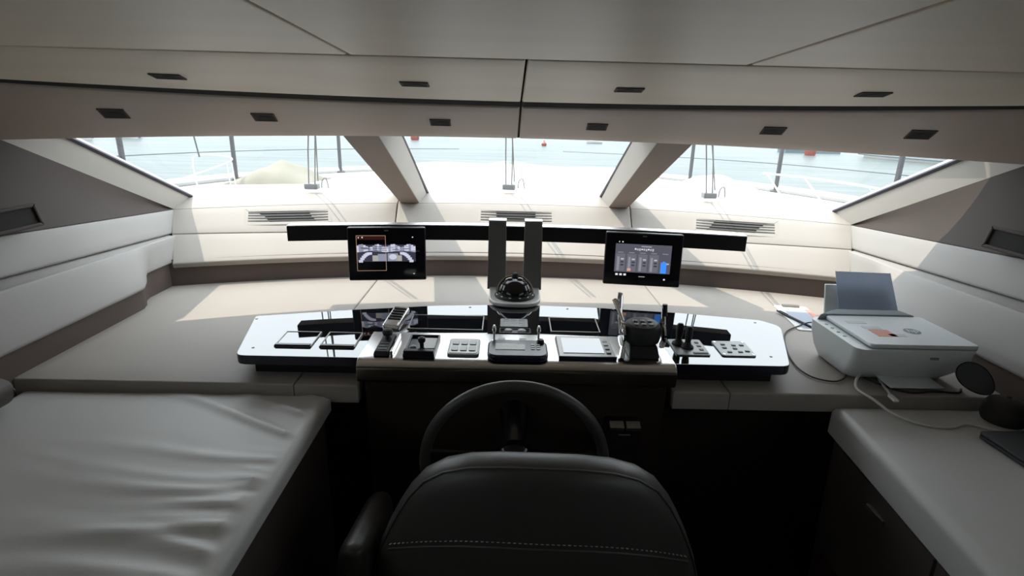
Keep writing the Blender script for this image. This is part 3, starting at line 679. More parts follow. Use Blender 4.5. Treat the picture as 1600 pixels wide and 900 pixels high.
# ribbed silver handset on the glass
t = on_glass('ribbed_handset', 'ribbed silver handset lying on the black glass at the port side', 'handset', -0.402, 1.775)
hs = Matrix.Rotation(R(-9), 4, 'Z') @ Matrix.Rotation(R(10), 4, 'X')
def hp(mb): mb.v = [hs @ q + V(0, 0, 0.022) for q in mb.v]; return mb
hp(MB().prism(rrect(0.056, 0.125, 0.010), -0.012, 0.010)).build('body', 'silver', t, bevel=0.004)
MB().box((0, -0.02, 0.008), (0.03, 0.06, 0.016)).build('cradle', 'black', t, bevel=0.002)
for k in range(5): hp(MB().box((-0.0, 0.046-0.016*k, 0.0115), (0.042, 0.0055, 0.004))).build('rib', 'black_soft', t, bevel=0.001)
hp(MB().box((0, -0.048, 0.0115), (0.046, 0.018, 0.004))).build('lower_grille', 'silver', t, bevel=0.001)
# remote unit in the middle
t = on_pod('pilot_control', 'dark rounded pilot control unit with pale display in front of the compass', 'control unit', 0.004, 1.530)
MB().prism(rrect(0.178, 0.125, 0.030, 6), 0, 0.020).build('body', 'navy_edge', t, bevel=0.007, seg=3)
MB().box((-0.022, 0.004, 0.0206), (0.088, 0.045, 0.002)).build('display', 'white', t, bevel=0.0006)
for j in range(3):
    for i in range(2): MB().box((0.045+0.016*i, -0.010+0.015*j, 0.0208), (0.011, 0.009, 0.002)).build('key', 'grey_plate', t, bevel=0.0006)
for x in (0.070,):
    MB().lathe([(0.011, 0.018), (0.011, 0.026), (0.008, 0.030)], 14, Matrix.Translation((x, 0.042, 0))).build('knob', 'black', t)
for x, lab in ((-0.068, 'thin silver toggle lever behind the pilot control, port one'), (0.070, 'thin silver toggle lever behind the pilot control, starboard one')):
    t = on_pod('toggle_switch', lab, 'toggle', x, 1.612, 'toggle levers behind the pilot control')
    MB().lathe([(0.008, 0), (0.008, 0.006), (0.004, 0.008)], 12).build('collar', 'chrome', t)
    MB().tube([(0, 0, 0.004), (0, 0.002, 0.036)], [0.0028, 0.0034], 8).build('stem', 'pewter', t)
    MB().lathe([(0.002, 0.034), (0.006, 0.040), (0.006, 0.052), (0.003, 0.058)], 12).build('tip', 'silver', t)
# plaque and oval buttons in front of the compass
t = on_glass('data_plaque', 'small silver data plaque on the glass below the compass', 'plaque', -0.004, 1.805)
MB().prism(rrect(0.094, 0.070, 0.006), 0, 0.003).build('plate', 'grey_plate', t, bevel=0.0008)
for j in range(4):
    for i in range(3): MB().box((-0.027+0.027*i, -0.022+0.015*j, 0.0033), (0.020, 0.004, 0.0006)).build('print_line', 'silver', t)
t = on_glass('oval_button_pair', 'two white oval buttons in a black frame below the silver plaque', 'buttons', -0.001, 1.735)
frame(MB(), 0.104, 0.040, 0.004, 0, 0.004).build('frame', 'navy_edge', t); MB().box((0, 0, 0.001), (0.096, 0.032, 0.002)).build('base', 'black_gloss', t)
for x in (-0.022, 0.022):
    mb = MB(); mb.lathe([(0.013, 0.002), (0.013, 0.006), (0.010, 0.008)], 18); mb.v = [V(q.x+x, q.y*0.75, q.z) for q in mb.v]; mb.build('button', 'white', t)
# compass on its cradle
t = thing('compass', 'domed black marine compass with chrome hoop on a silver cradle', 'compass', (0.0, 2.02, zg(0, 2.02)))
ol = round_poly([(-0.098, -0.075), (0.098, -0.075), (0.100, 0.155), (-0.100, 0.155)], [0.085, 0.085, 0.012, 0.012], 10)
def crad(x, y): return 0.012*(x/0.1)**2
MB().prism(ol, 0.0, 0.016).build('cradle', 'cradle', t, bevel=0.005, seg=3)
MB().lathe([(0.076, 0.016), (0.078, 0.020), (0.074, 0.026), (0.068, 0.028)], 36, Matrix.Translation((0, 0.025, 0))).build('base_ring', 'black_soft', t)
MB().lathe([(0.066, 0.026), (0.066, 0.034), (0.060, 0.052), (0.048, 0.068), (0.030, 0.080), (0.012, 0.085), (0.0005, 0.086)], 36, Matrix.Translation((0, 0.025, 0))).build('dome', 'black_gloss', t)
mb = MB()
mb.tube([V(0.070*math.cos(a), 0.015+0.03*math.sin(a), 0.030+0.060*math.sin(a)) for a in [math.pi*k/20 for k in range(21)]], 0.0038, 8); mb.build('hoop', 'chrome', t)
MB().lathe([(0.012, 0.080), (0.012, 0.098), (0.008, 0.101)], 14, Matrix.Translation((0, 0.045, 0))).build('lamp_hood', 'black_soft', t)
for k in range(6):
    a = R(200+28*k); MB().box((0.071*math.cos(a), 0.025+0.071*math.sin(a), 0.027), (0.010, 0.005, 0.004), rot=(0, 0, a+R(90))).build('lug', 'chrome', t, bevel=0.001)
# multifunction display
t = on_pod('pod_display', 'flat silver framed display on the console beside the throttle', 'display', 0.209, 1.575)
MB().hexa([(-0.085, -0.078, 0), (0.085, -0.078, 0), (0.085, 0.078, 0), (-0.085, 0.078, 0)], [(-0.082, -0.075, 0.008), (0.082, -0.075, 0.008), (0.082, 0.075, 0.012), (-0.082, 0.075, 0.012)]).build('bezel', 'pewter', t, bevel=0.002)
mb = MB().box((-0.008, 0.002, 0.0105), (0.122, 0.108, 0.002), rot=(R(1.5), 0, 0)); mb.build('screen', 'panel_glass', t)
for k in range(4): MB().box((0.066, -0.045+0.028*k, 0.0108), (0.014, 0.016, 0.003)).build('key', 'grey_plate', t, bevel=0.001)
MB().box((0, -0.0765, 0.005), (0.17, 0.004, 0.010)).build('front_edge', 'navy_edge', t)
# twin throttle
t = on_pod('throttle_control', 'black drum throttle control with two chrome levers on the console', 'throttle', 0.378, 1.565)
MB().hexa([(-0.046, -0.060, 0), (0.046, -0.060, 0), (0.046, 0.060, 0), (-0.046, 0.060, 0)], [(-0.040, -0.038, 0.035), (0.040, -0.038, 0.035), (0.040, 0.040, 0.035), (-0.040, 0.040, 0.035)]).build('foot', 'black', t, bevel=0.006)
def oval(mb, ky=0.86): mb.v = [V(q.x, q.y*ky, q.z+0.12*q.y*(1 if q.z > 0.07 else 0)) for q in mb.v]; return mb
oval(MB().lathe([(0.043, 0.030), (0.052, 0.038), (0.055, 0.050), (0.055, 0.078), (0.052, 0.088), (0.046, 0.092)], 36)).build('drum', 'black_soft', t)
oval(MB().lathe([(0.044, 0.0915), (0.044, 0.0930), (0.042, 0.0935)], 36)).build('key_pad', 'black', t)
for jj in range(2):
    for i in range(3): MB().box((-0.022+0.022*i, -0.012+0.022*jj, 0.0925+0.003*jj), (0.013, 0.009, 0.004), rot=(R(7), 0, 0)).build('key', 'grey_plate', t, bevel=0.001)
for sx, lean in ((-1, 10), (1, -2)):
    lv = MB().lathe([(0.040, 0.0), (0.040, 0.006), (0.030, 0.010), (0.010, 0.011)], 28, Matrix.Translation((sx*0.057, 0, 0.055)) @ Matrix.Rotation(R(90*sx), 4, 'Y')).build('lever_disc', 'chrome', t)
    tip = V(sx*0.062, 0.045 if sx < 0 else 0.02, 0.165 if sx < 0 else 0.140)
    MB().tube([V(sx*0.064, 0.0, 0.058), V(sx*0.066, 0.02, 0.10), tip], [0.007, 0.0065, 0.0055], 10).build('lever_arm', 'chrome', lv)
    MB().tube([tip+V(0.006*sx, -0.002, -0.03), tip+V(0.004*sx, 0, 0.006)], [0.008, 0.0075], 10).build('lever_grip', 'chrome' if sx < 0 else 'black', lv)
MB().tube([(-0.066, -0.02, 0.105), (-0.085, 0.03, 0.155)], [0.005, 0.007], 10).build('trim_lever', 'chrome', t)
MB().tube([(-0.070, -0.062, 0.004), (-0.064, -0.045, 0.035)], [0.010, 0.007], 10).build('friction_knob', 'chrome', t)
# thruster sticks
t = on_glass('thruster_sticks', 'pair of black thruster sticks on a silver square plate beside the throttle', 'joystick', 0.548, 1.635)
MB().prism(rrect(0.105, 0.115, 0.006), 0, 0.004).build('plate', 'grey_plate', t, bevel=0.001)
for x, y, ln in ((-0.028, 0.018, 0.0), (-0.006, -0.006, 0.0)):
    MB().lathe([(0.020, 0.004), (0.019, 0.010), (0.012, 0.016), (0.009, 0.024)], 18, Matrix.Translation((x, y, 0))).build('boot', 'black_soft', t)
    MB().tube([(x, y, 0.018), (x+0.002, y+0.006, 0.045), (x+0.004, y+0.010, 0.066), (x+0.004, y+0.011, 0.072)], [0.008, 0.012, 0.0115, 0.007], 12).build('stick', 'black', t)
MB().box((0.025, -0.045, 0.005), (0.045, 0.010, 0.002)).build('legend_strip', 'black', t)
for i in range(3): MB().box((0.035, -0.020+0.026*i, 0.0048), (0.012, 0.010, 0.002)).build('key', 'black', t)
# switch plate
t = on_glass('switch_plate', 'silver square switch plate with small dark buttons at the starboard end of the glass', 'switch plate', 0.690, 1.632)
MB().prism(rrect(0.106, 0.108, 0.008), 0, 0.004).build('plate', 'grey_plate', t, bevel=0.001)
for x, y in ((-0.025, 0.025), (0.008, 0.020), (0.034, 0.022), (-0.028, 0.0), (0.004, -0.004), (-0.022, -0.03), (0.012, -0.028), (0.036, -0.022)):
    MB().box((x, y, 0.005), (0.013, 0.009, 0.0025)).build('button', 'black', t, bevel=0.0008)
for x in (-0.045, 0.045):
    for y in (-0.045, 0.045): MB().lathe([(0.004, 0.004), (0.004, 0.0052), (0.002, 0.0056)], 8, Matrix.Translation((x, y, 0))).build('screw', 'chrome', t)
# rocker box on the console front
t = thing('rocker_box', 'small black box with two silver rocker tabs right of the steering wheel', 'switch box', (0.320, 1.478, 0.70))
MB().hexa([(-0.052, -0.050, 0), (0.052, -0.050, 0), (0.052, 0.045, 0), (-0.052, 0.045, 0)], [(-0.050, -0.045, 0.090), (0.050, -0.045, 0.090), (0.050, 0.03, 0.090), (-0.050, 0.03, 0.090)]).build('housing', 'black', t, bevel=0.004)
for x in (-0.024, 0.024): MB().box((x, -0.045, 0.094), (0.041, 0.026, 0.014), rot=(R(25), 0, 0)).build('rocker', 'pewter', t, bevel=0.002)
MB().box((0.0, -0.0485, 0.066), (0.036, 0.001, 0.004)).build('printed_mark', 'grey_plate', t)

# ------------------------------------------------------------------ steering wheel
WC = V(-0.002, 1.30, 0.752); WR = 0.240
t = thing('steering_wheel', 'dark leather steering wheel with slim spokes on the helm console', 'steering wheel', WC)
tl = Matrix.Rotation(R(4), 4, 'X')        # wheel disc in XZ, hub axis along Y
def wp(mb): mb.v = [tl @ q for q in mb.v]; return mb
wp(MB().tube([V(WR*math.cos(a), 0, WR*math.sin(a)) for a in [2*math.pi*k/72 for k in range(72)]], 0.0155, 14, closed=True)).build('rim', 'seat_leather', t)
for a in (R(8), R(172), R(270)):
    wp(MB().tube([V(0.03*math.cos(a), 0.030, 0.03*math.sin(a)), V(0.12*math.cos(a), 0.020, 0.12*math.sin(a)), V((WR-0.005)*math.cos(a), 0.0, (WR-0.005)*math.sin(a))], [0.018, 0.012, 0.010], 10)).build('spoke', 'black_gloss', t)
ry = Matrix.Rotation(R(90), 4, 'X')
wp(MB().lathe([(0.030, -0.045), (0.048, -0.040), (0.050, -0.015), (0.040, -0.002), (0.020, 0.004)], 28, ry)).build('hub', 'black_gloss', t)
wp(MB().lathe([(0.016, 0.002), (0.015, 0.008), (0.008, 0.011)], 20, ry)).build('emblem', 'chrome', t)
MB().tube([V(0, 0.03, 0.0), V(0, 0.10, 0.02), V(0, 0.20, 0.045)], [0.030, 0.034, 0.045], 18).build('column', 'black_gloss', t)

# ------------------------------------------------------------------ helm seat
hsx = 0.045
t = thing('helm_chair', 'dark leather helm chair with rounded back seen from behind', 'chair', (hsx, 0.98, 0), R(-2))
pts = []
half = [(0.0, 0.988), (0.08, 0.984), (0.15, 0.970), (0.205, 0.946), (0.25, 0.910), (0.285, 0.862), (0.312, 0.812), (0.337, 0.758), (0.360, 0.70), (0.380, 0.63), (0.392, 0.56), (0.395, 0.48), (0.38, 0.43), (0.32, 0.41), (0.16, 0.40), (0.0, 0.40)]
outline = half+[(-x, z) for x, z in half[-2:0:-1]]
def sfn(a, b_, h): return V(a, h-0.16*(0.995-b_)*1.0+1.0*a*a, b_)
cushion(outline, 0, 0.70, 0.085, sfn, rings=(1, 0.998, 0.992, 0.98, 0.96, 0.92, 0.85, 0.7, 0.5, 0.25), power=30).build('backrest', 'seat_leather', t, ang=80)
def onback(a, b_, off=0.0): 
    return sfn(a, b_, -0.0425-off)
pip = [(x*0.982, 0.70+(z-0.70)*0.982) for x, z in half[:12]]
pip = [(-x, z) for x, z in pip[::-1]]+pip[1:]
MB().tube([onback(a, b_, -0.013) for a, b_ in pip], 0.0028, 6).build('piping', 'dark_leather', t)
seam = [(0.33*s, 0.822-0.10*abs(s)**2.2) for s in [k/16-1 for k in range(33)]]
MB().tube([onback(a, b_, -0.0015) for a, b_ in seam], 0.003, 6).build('lower_seam', 'dark_leather', t)
mb = MB()
for k in range(60):
    s = -0.98+1.96*k/59; a, b_ = 0.33*s, 0.834-0.10*abs(s)**2.2; mb.box(onback(a, b_, -0.0008), (0.006, 0.002, 0.0018), rot=(0, math.atan(0.10*2.2*abs(s)**1.2/0.33*(1 if s > 0 else -1)), 0))
tag(mb.build('stitching', 'sofa_leather', t), kind='stuff')
mb = MB(); mb.prism(rrect(0.56, 0.27, 0.07, 6, 0, 0.12), 0.46, 0.56); mb.build('seat_cushion', 'seat_leather', t, bevel=0.03, seg=4)
for sx in (-1, 1):
    arm = round_poly([(0.02, 0.50), (0.34, 0.50), (0.34, 0.78), (0.03, 0.845)], [0.02, 0.05, 0.06, 0.035], 6)
    def afn(a, b_, h, s=sx): return V(s*(0.405+0.12*(0.84-b_))+h if s < 0 else 0.30+h, a-0.03, b_-0.105 if s < 0 else b_-0.22)
    cushion(arm, 0.18, 0.66, 0.085, afn, power=6).build('armrest', 'seat_leather', t, ang=80)
MB().lathe([(0.20, 0), (0.20, 0.012), (0.06, 0.03), (0.05, 0.06), (0.05, 0.46)], 28, Matrix.Translation((0, 0.22, 0))).build('pedestal', 'pewter', t)

# ------------------------------------------------------------------ port lounge
t = thing('lounge_berth', 'low grey leather lounge berth with wrinkled cushion on the port side', 'lounge', (-1.0, 0.4, 0))
random.seed(11); wr = []
for k in range(64):
    y0 = 0.10+1.40*random.random(); big = k % 3 == 0; wr.append((y0, random.uniform(0.0, 0.42), random.uniform(0.012, 0.022) if big else random.uniform(0.006, 0.012), random.uniform(0.004, 0.009) if big else random.uniform(0.002, 0.0045), random.uniform(0.22, 0.45) if big else random.uniform(0.06, 0.16), random.uniform(0.6, 1.0)))
def szz(x, y):
    z = 0.85; d = -0.565-x       # distance from the inboard edge
    for y0, sl, wd, am, ln, cut in wr:
        yc = y0+sl*d+0.03*math.sin(6*d+y0*9); fade = math.exp(-(d/ln)**2)*min(1, max(0, d/0.03))
        z += am*fade*math.exp(-((y-yc)/(wd*(1+1.2*d)))**2)
    z += 0.008*math.sin(3.1*x+1.0)*math.sin(2.2*y)
    return z
x0, x1, y0_, y1_ = -1.44, -0.545, -0.9, 1.480; NX, NY = 110, 230; er = 0.022
vs = []; fs = []
def eround(d): return 0 if d >= er else er-math.sqrt(max(0, er*er-(er-d)**2))
for j in range(NY+1):
    y = lerp(y0_, y1_, j/NY)
    for i in range(NX+1):
        q = i/NX; x = lerp(x0, x1, 1-(1-q)**1.5)
        dr = max(eround(x1-x), eround((y1_-y)*1.6)*0.6, eround(x-x0))
        vs.append(V(x, y, szz(x, y)-dr))
for j in range(NY):
    for i in range(NX): a = j*(NX+1)+i; fs.append((a, a+1, a+NX+2, a+NX+1))
nb = len(vs); ring = [i for i in range(NX+1)]+[j*(NX+1)+NX for j in range(1, NY+1)]+[NY*(NX+1)+i for i in range(NX-1, -1, -1)]+[j*(NX+1) for j in range(NY-1, 0, -1)]
vs += [V(vs[i].x, vs[i].y, 0.800) for i in ring]; k = len(ring)
fs += [(ring[a], nb+a, nb+(a+1) % k, ring[(a+1) % k]) for a in range(k)]
MB().add(vs, fs).build('cushion', 'sofa_leather', t, world=True, ang=70)
MB().box((-1.0, 0.285, 0.405), (0.885, 2.35, 0.785)).build('base', 'dark_leather', t, world=True, bevel=0.01)
MB().tube([(-0.557, -0.88, 0.62), (-0.557, 1.44, 0.62)], 0.003, 6).build('base_seam', 'seat_leather', t, world=True)
t = thing('bolster_cushion', 'dark rounded bolster at the outboard end of the lounge berth', 'bolster', (-1.40, 1.335, 0.86))
mb = MB(); mb.tube([(0, -0.55, 0.045), (0, -0.53, 0.045), (0, 0.03, 0.045), (0, 0.055, 0.045)], [0.022, 0.042, 0.042, 0.020], 18); mb.build('roll', 'dark_leather', t)
mb = MB(); mb.tube([(0.0, 0.035, 0.087), (0.043, 0.035, 0.045), (0.0, 0.035, 0.003)], 0.002, 6); mb.build('end_piping', 'seat_leather', t)

# ------------------------------------------------------------------ starboard chart cabinet
t = thing('chart_cabinet', 'low dark cabinet with padded grey leather top on the starboard side', 'cabinet', (1.2, 0.6, 0))
ZK = 0.85
def ctop(u, v): 
    y = lerp(-0.9, 1.478, v); xl = lerp(0.74, 0.945, (y+0.9)/2.378); return V(lerp(xl, 1.46, u), y, ZK)
pad('padded_top', ctop, 'sofa_leather', t, 0.5, 2.3, 0.024, 0.065, 10, 30)
MB().hexa([(0.775, -0.88, 0.0), (1.45, -0.88, 0.0), (1.45, 1.46, 0.0), (0.975, 1.46, 0.0)], [(0.760, -0.88, 0.765), (1.45, -0.88, 0.765), (1.45, 1.46, 0.765), (0.960, 1.46, 0.765)]).build('carcass', 'dark_leather', t, world=True)
for (ya, yb_) in ((0.985, 1.40), (0.54, 0.975), (0.09, 0.53)):
    def xk(y): return lerp(0.762, 0.962, (y+0.88)/2.34)
    for (za, zb, mm) in ((0.40, 0.745, 'dark_leather'), (0.06, 0.385, 'wood_dark')):
        d = MB().hexa([(xk(ya)-0.008, ya, za), (xk(ya)+0.012, ya, za), (xk(yb_)+0.012, yb_, za), (xk(yb_)-0.008, yb_, za)], [(xk(ya)-0.010, ya, zb), (xk(ya)+0.010, ya, zb), (xk(yb_)+0.010, yb_, zb), (xk(yb_)-0.010, yb_, zb)]).build('drawer' if mm == 'dark_leather' else 'door', mm, t, world=True, bevel=0.004)
        ym = (ya+yb_)/2; MB().box((xk(ym)-0.014, ym, zb-0.05), (0.012, 0.07, 0.012)).build('pull', 'pewter', d, world=True, bevel=0.002)

# ------------------------------------------------------------------ printer
t = thing('printer', 'white inkjet printer with raised paper tray on the starboard dash counter', 'printer', (1.19, 1.68, ZC))
lo = rrect(0.31, 0.20, 0.035, 6, 0.015, 0.02); hi = rrect(0.365, 0.285, 0.030, 6, -0.006, -0.033)
mb = MB(); n = len(lo)
mid = [((a[0]+b_[0])/2*1.02, (a[1]+b_[1])/2*1.02) for a, b_ in zip(lo, hi)]
vs = [V(*p, 0.004) for p in lo]+[V(lerp(a[0], b_[0], 0.55), lerp(a[1], b_[1], 0.55), 0.05) for a, b_ in zip(lo, hi)]+[V(lerp(a[0], b_[0], 0.9), lerp(a[1], b_[1], 0.9), 0.10) for a, b_ in zip(lo, hi)]+[V(*p, 0.138) for p in hi]
fs = [tuple(range(n))[::-1], tuple(range(3*n, 4*n))]
for r_ in range(3): fs += [(r_*n+i, r_*n+(i+1) % n, (r_+1)*n+(i+1) % n, (r_+1)*n+i) for i in range(n)]
MB().add(vs, fs).build('body', 'printer', t, bevel=0.003, ang=40)
MB().prism(rrect(0.325, 0.255, 0.012, 4, 0.014, -0.040), 0.1385, 0.141).build('lid_seam', 'printer_line', t)
lid = MB().prism(rrect(0.325, 0.255, 0.014, 4, 0.014, -0.042), 0.1412, 0.153).build('scanner_lid', 'printer_lid', t, bevel=0.004, seg=3)
for k in range(4): MB().lathe([(0.0055, 0.138), (0.0055, 0.1392), (0.004, 0.1396)], 10, Matrix.Translation((-0.168, 0.035-0.035*k, 0))).build('button', 'printer_line', t)
def flat(name, x, y, w_, d_, m_, par, z=0.1533, rz=0): return MB().box((x, y, z), (w_, d_, 0.0006), rot=(0, 0, rz)).build(name, m_, par)
flat('sticker', -0.055, -0.075, 0.060, 0.058, 'sticker_red', lid); flat('sticker_strip', -0.062, -0.030, 0.055, 0.022, 'sticker_pale', lid); flat('sticker_strip', -0.085, 0.018, 0.060, 0.022, 'sticker_pale', lid); flat('sticker_margin', -0.020, -0.092, 0.05, 0.02, 'sticker_pale', lid)
MB().lathe([(0.024, 0.1532), (0.024, 0.1536), (0.023, 0.1538)], 28, Matrix.Translation((0.050, -0.055, 0))).build('logo_disc', 'ink_grey', lid)
def text_mesh(txt, size, name, m_, par, mtx, ext=0.0002, shear=0.0):
    cu = bpy.data.curves.new(name, 'FONT'); cu.body = txt; cu.size = size; cu.align_x = 'CENTER'; cu.align_y = 'CENTER'; cu.extrude = ext; cu.shear = shear
    tmp = bpy.data.objects.new(name+'_src', cu); COL.objects.link(tmp)
    dg = bpy.context.evaluated_depsgraph_get(); me = bpy.data.meshes.new_from_object(tmp.evaluated_get(dg)); bpy.data.objects.remove(tmp)
    me.materials.clear(); me.materials.append(M[m_]); me.transform(mtx); me.name = name
    o = bpy.data.objects.new(name, me); COL.objects.link(o); o.parent = par; return o
text_mesh('hp', 0.036, 'logo_letters', 'printer_lid', lid, Matrix.Translation((0.050, -0.053, 0.1541)), shear=0.25)
MB().box((0.045, -0.172, 0.112), (0.024, 0.004, 0.006)).build('front_badge', 'ink_grey', t)
MB().hexa([(-0.075, -0.10, 0.026), (0.125, -0.10, 0.026), (0.125, -0.05, 0.026), (-0.075, -0.05, 0.026)], [(-0.070, -0.128, 0.052), (0.120, -0.128, 0.052), (0.12, -0.06, 0.052), (-0.07, -0.06, 0.052)]).build('output_slot', 'ink_grey', t)
MB().box((0.025, -0.118, 0.014), (0.165, 0.09, 0.005), rot=(R(3), 0, 0)).build('output_tray', 'printer', t, bevel=0.002)
MB().hexa([(-0.18, 0.085, 0.125), (0.17, 0.085, 0.125), (0.14, 0.115, 0.125), (-0.14, 0.115, 0.125)], [(-0.165, 0.082, 0.158), (0.150, 0.082, 0.158), (0.115, 0.112, 0.166), (-0.10, 0.112, 0.166)]).build('feed_throat', 'printer_line', t, bevel=0.003)
MB().hexa([(-0.12, 0.125, 0.10), (0.12, 0.125, 0.10), (0.12, 0.135, 0.10), (-0.12, 0.135, 0.10)], [(-0.095, 0.205, 0.225), (0.105, 0.205, 0.225), (0.105, 0.213, 0.225), (-0.095, 0.213, 0.225)]).build('paper_support', 'printer', t, bevel=0.002)
sh = thing('paper_sheet', 'white sheet of paper in painted blue-grey shade standing in the printer tray', 'paper', (1.215, 1.795, 1.0))
MB().hexa([(-0.105, -0.002, 0.015), (0.102, -0.002, 0.015), (0.102, 0.0, 0.015), (-0.105, 0.0, 0.015)], [(-0.085, 0.105, 0.150), (0.112, 0.105, 0.146), (0.112, 0.107, 0.146), (-0.085, 0.107, 0.150)]).build('sheet', 'sheet', sh)
# leaflets, clipboard and pen behind the printer
t = thing('leaflet_box', 'small white leaflet box behind the printer on the dash counter', 'box', (1.345, 2.03, ZC), R(-20))
MB().hexa([(-0.075, -0.05, 0.001), (0.05, -0.05, 0.001), (0.05, 0.05, 0.001), (-0.075, 0.05, 0.001)], [(-0.03, -0.045, 0.10), (0.05, -0.045, 0.10), (0.05, 0.045, 0.10), (-0.03, 0.045, 0.10)]).build('carton', 'printer', t, bevel=0.003)
MB().box((-0.062, -0.028, 0.055), (0.004, 0.018, 0.014), rot=(0, R(24), 0)).build('badge', 'white', t)
t = thing('clipboard', 'pale clipboard with a sheet of paper lying on the starboard counter', 'clipboard', (1.185, 2.15, ZC+0.0005), R(-7))
MB().prism(rrect(0.135, 0.30, 0.010), 0, 0.004).build('board', 'white', t, bevel=0.001)
MB().box((0.01, -0.01, 0.0046), (0.105, 0.24, 0.001)).build('sheet', 'paper_blue', t)
MB().box((0, 0.137, 0.008), (0.07, 0.018, 0.008)).build('clip', 'pewter', t, bevel=0.002)
MB().box((0.055, -0.02, 0.0056), (0.018, 0.24, 0.002)).build('folded_strip', 'sticker_red', t)
t = thing('ballpoint_pen', 'black ballpoint pen lying along the clipboard', 'pen', (1.135, 2.12, ZC+0.0095), R(14))
MB().tube([(0, -0.10, 0), (0, -0.088, 0), (0, 0.085, 0), (0, 0.10, 0)], [0.0015, 0.005, 0.005, 0.0035], 10).build('barrel', 'black', t)
MB().box((0.0, 0.06, 0.006), (0.003, 0.05, 0.002)).build('pocket_clip', 'black_gloss', t)
# cables
def cable(name, label, pts, r, m_, ends=()):
    t = thing(name, label, 'cable', pts[0]); MB().tube(smooth_path(pts, 8), r, 8).build('cord', m_, t, world=True); return t
t = cable('usb_cable', 'white cable looping in front of the printer and over the cabinet', [(1.095, 1.462, 0.893), (1.115, 1.50, 0.887), (1.135, 1.57, 0.888), (1.140, 1.60, 0.90), (1.105, 1.595, 0.915), (1.055, 1.56, 0.90), (1.030, 1.515, 0.887), (1.045, 1.46, 0.882), (1.080, 1.405, 0.862), (1.140, 1.365, 0.8545), (1.205, 1.355, 0.8545), (1.265, 1.375, 0.8545), (1.335, 1.340, 0.8545), (1.448, 1.335, 0.8545)], 0.0038, 'cable_white')
MB().hexa([(1.087, 1.432, 0.888), (1.101, 1.430, 0.888), (1.103, 1.466, 0.888), (1.090, 1.467, 0.888)], [(1.087, 1.432, 0.896), (1.101, 1.430, 0.896), (1.103, 1.466, 0.897), (1.090, 1.467, 0.897)]).build('plug', 'white', t, world=True, bevel=0.002)
cable('power_lead', 'thin black lead curling around the starboard end of the glass panel', [(1.235, 1.96, 0.886), (1.18, 2.05, 0.900), (1.11, 2.04, 0.886), (1.03, 1.97, 0.885), (0.965, 1.83, 0.885), (0.925, 1.68, 0.885), (0.935, 1.595, 0.885), (0.985, 1.565, 0.885), (1.03, 1.585, 0.885), (1.065, 1.625, 0.885)], 0.0026, 'cable_black')
cable('loose_black_cord', 'loose black cord trailing along the counter edge in front of the printer', [(1.10, 1.60, 0.885), (1.14, 1.53, 0.885), (1.19, 1.50, 0.885), (1.26, 1.51, 0.885), (1.33, 1.505, 0.885), (1.36, 1.53, 0.885)], 0.0030, 'cable_black')
# cap
t = thing('black_cap', 'dark cap with a stiff oval brim tipped up at the aft corner beside the printer', 'cap', (1.385, 1.405, ZK+0.001))
mb = MB(); n = 40; vs = []
for h in (0, 0.003):
    for k in range(n):
        a = 2*math.pi*k/n; p = 0.062*math.cos(a)*V(0.96, 0.0, -0.22)+0.046*math.sin(a)*V(0.10, 0.62, 0.78)
        vs.append(V(-0.046, 0.062, 0.100)+p+V(0, -0.6, 0.6)*(h-0.010*math.cos(a)**2))
fs = [tuple(range(n))[::-1], tuple(range(n, 2*n))]+[(k, (k+1) % n, n+(k+1) % n, n+k) for k in range(n)]
mb.add(vs, fs).build('brim', 'laptop', t, bevel=0.001)
MB().tube([vs[n+k] for k in range(n)], 0.0020, 6, closed=True).build('brim_edge', 'black_gloss', t)
MB().lathe([(0.050, 0.0), (0.056, 0.015), (0.055, 0.040), (0.044, 0.060), (0.022, 0.071), (0.001, 0.074)], 28, Matrix.Translation((0.004, 0.0, 0))).build('crown', 'cap', t)
MB().lathe([(0.006, 0.071), (0.006, 0.076), (0.002, 0.078)], 12, Matrix.Translation((0.004, 0.0, 0))).build('top_button', 'cap', t)
# closed laptop with a small plug on it
t = thing('slim_laptop', 'closed dark laptop on the padded cabinet top', 'laptop', (1.345, 1.17, ZK+0.0005), R(2))
MB().prism(rrect(0.19, 0.30, 0.012), 0, 0.010).build('base', 'laptop', t, bevel=0.003)
MB().prism(rrect(0.19, 0.30, 0.012), 0.011, 0.019).build('lid', 'laptop', t, bevel=0.003)
MB().box((-0.02, 0.02, 0.0195), (0.03, 0.006, 0.0008)).build('lid_mark', 'ink_grey', t)
t = thing('charger_plug', 'small pale round plug lying on the dark laptop', 'plug', (1.325, 1.225, ZK+0.020))
MB().lathe([(0.012, 0), (0.017, 0.003), (0.018, 0.014), (0.014, 0.020), (0.004, 0.022)], 20).build('cap', 'white', t)
MB().box((0.004, -0.022, 0.007), (0.030, 0.020, 0.012), rot=(0, 0, R(20))).build('socket', 'black', t, bevel=0.002)

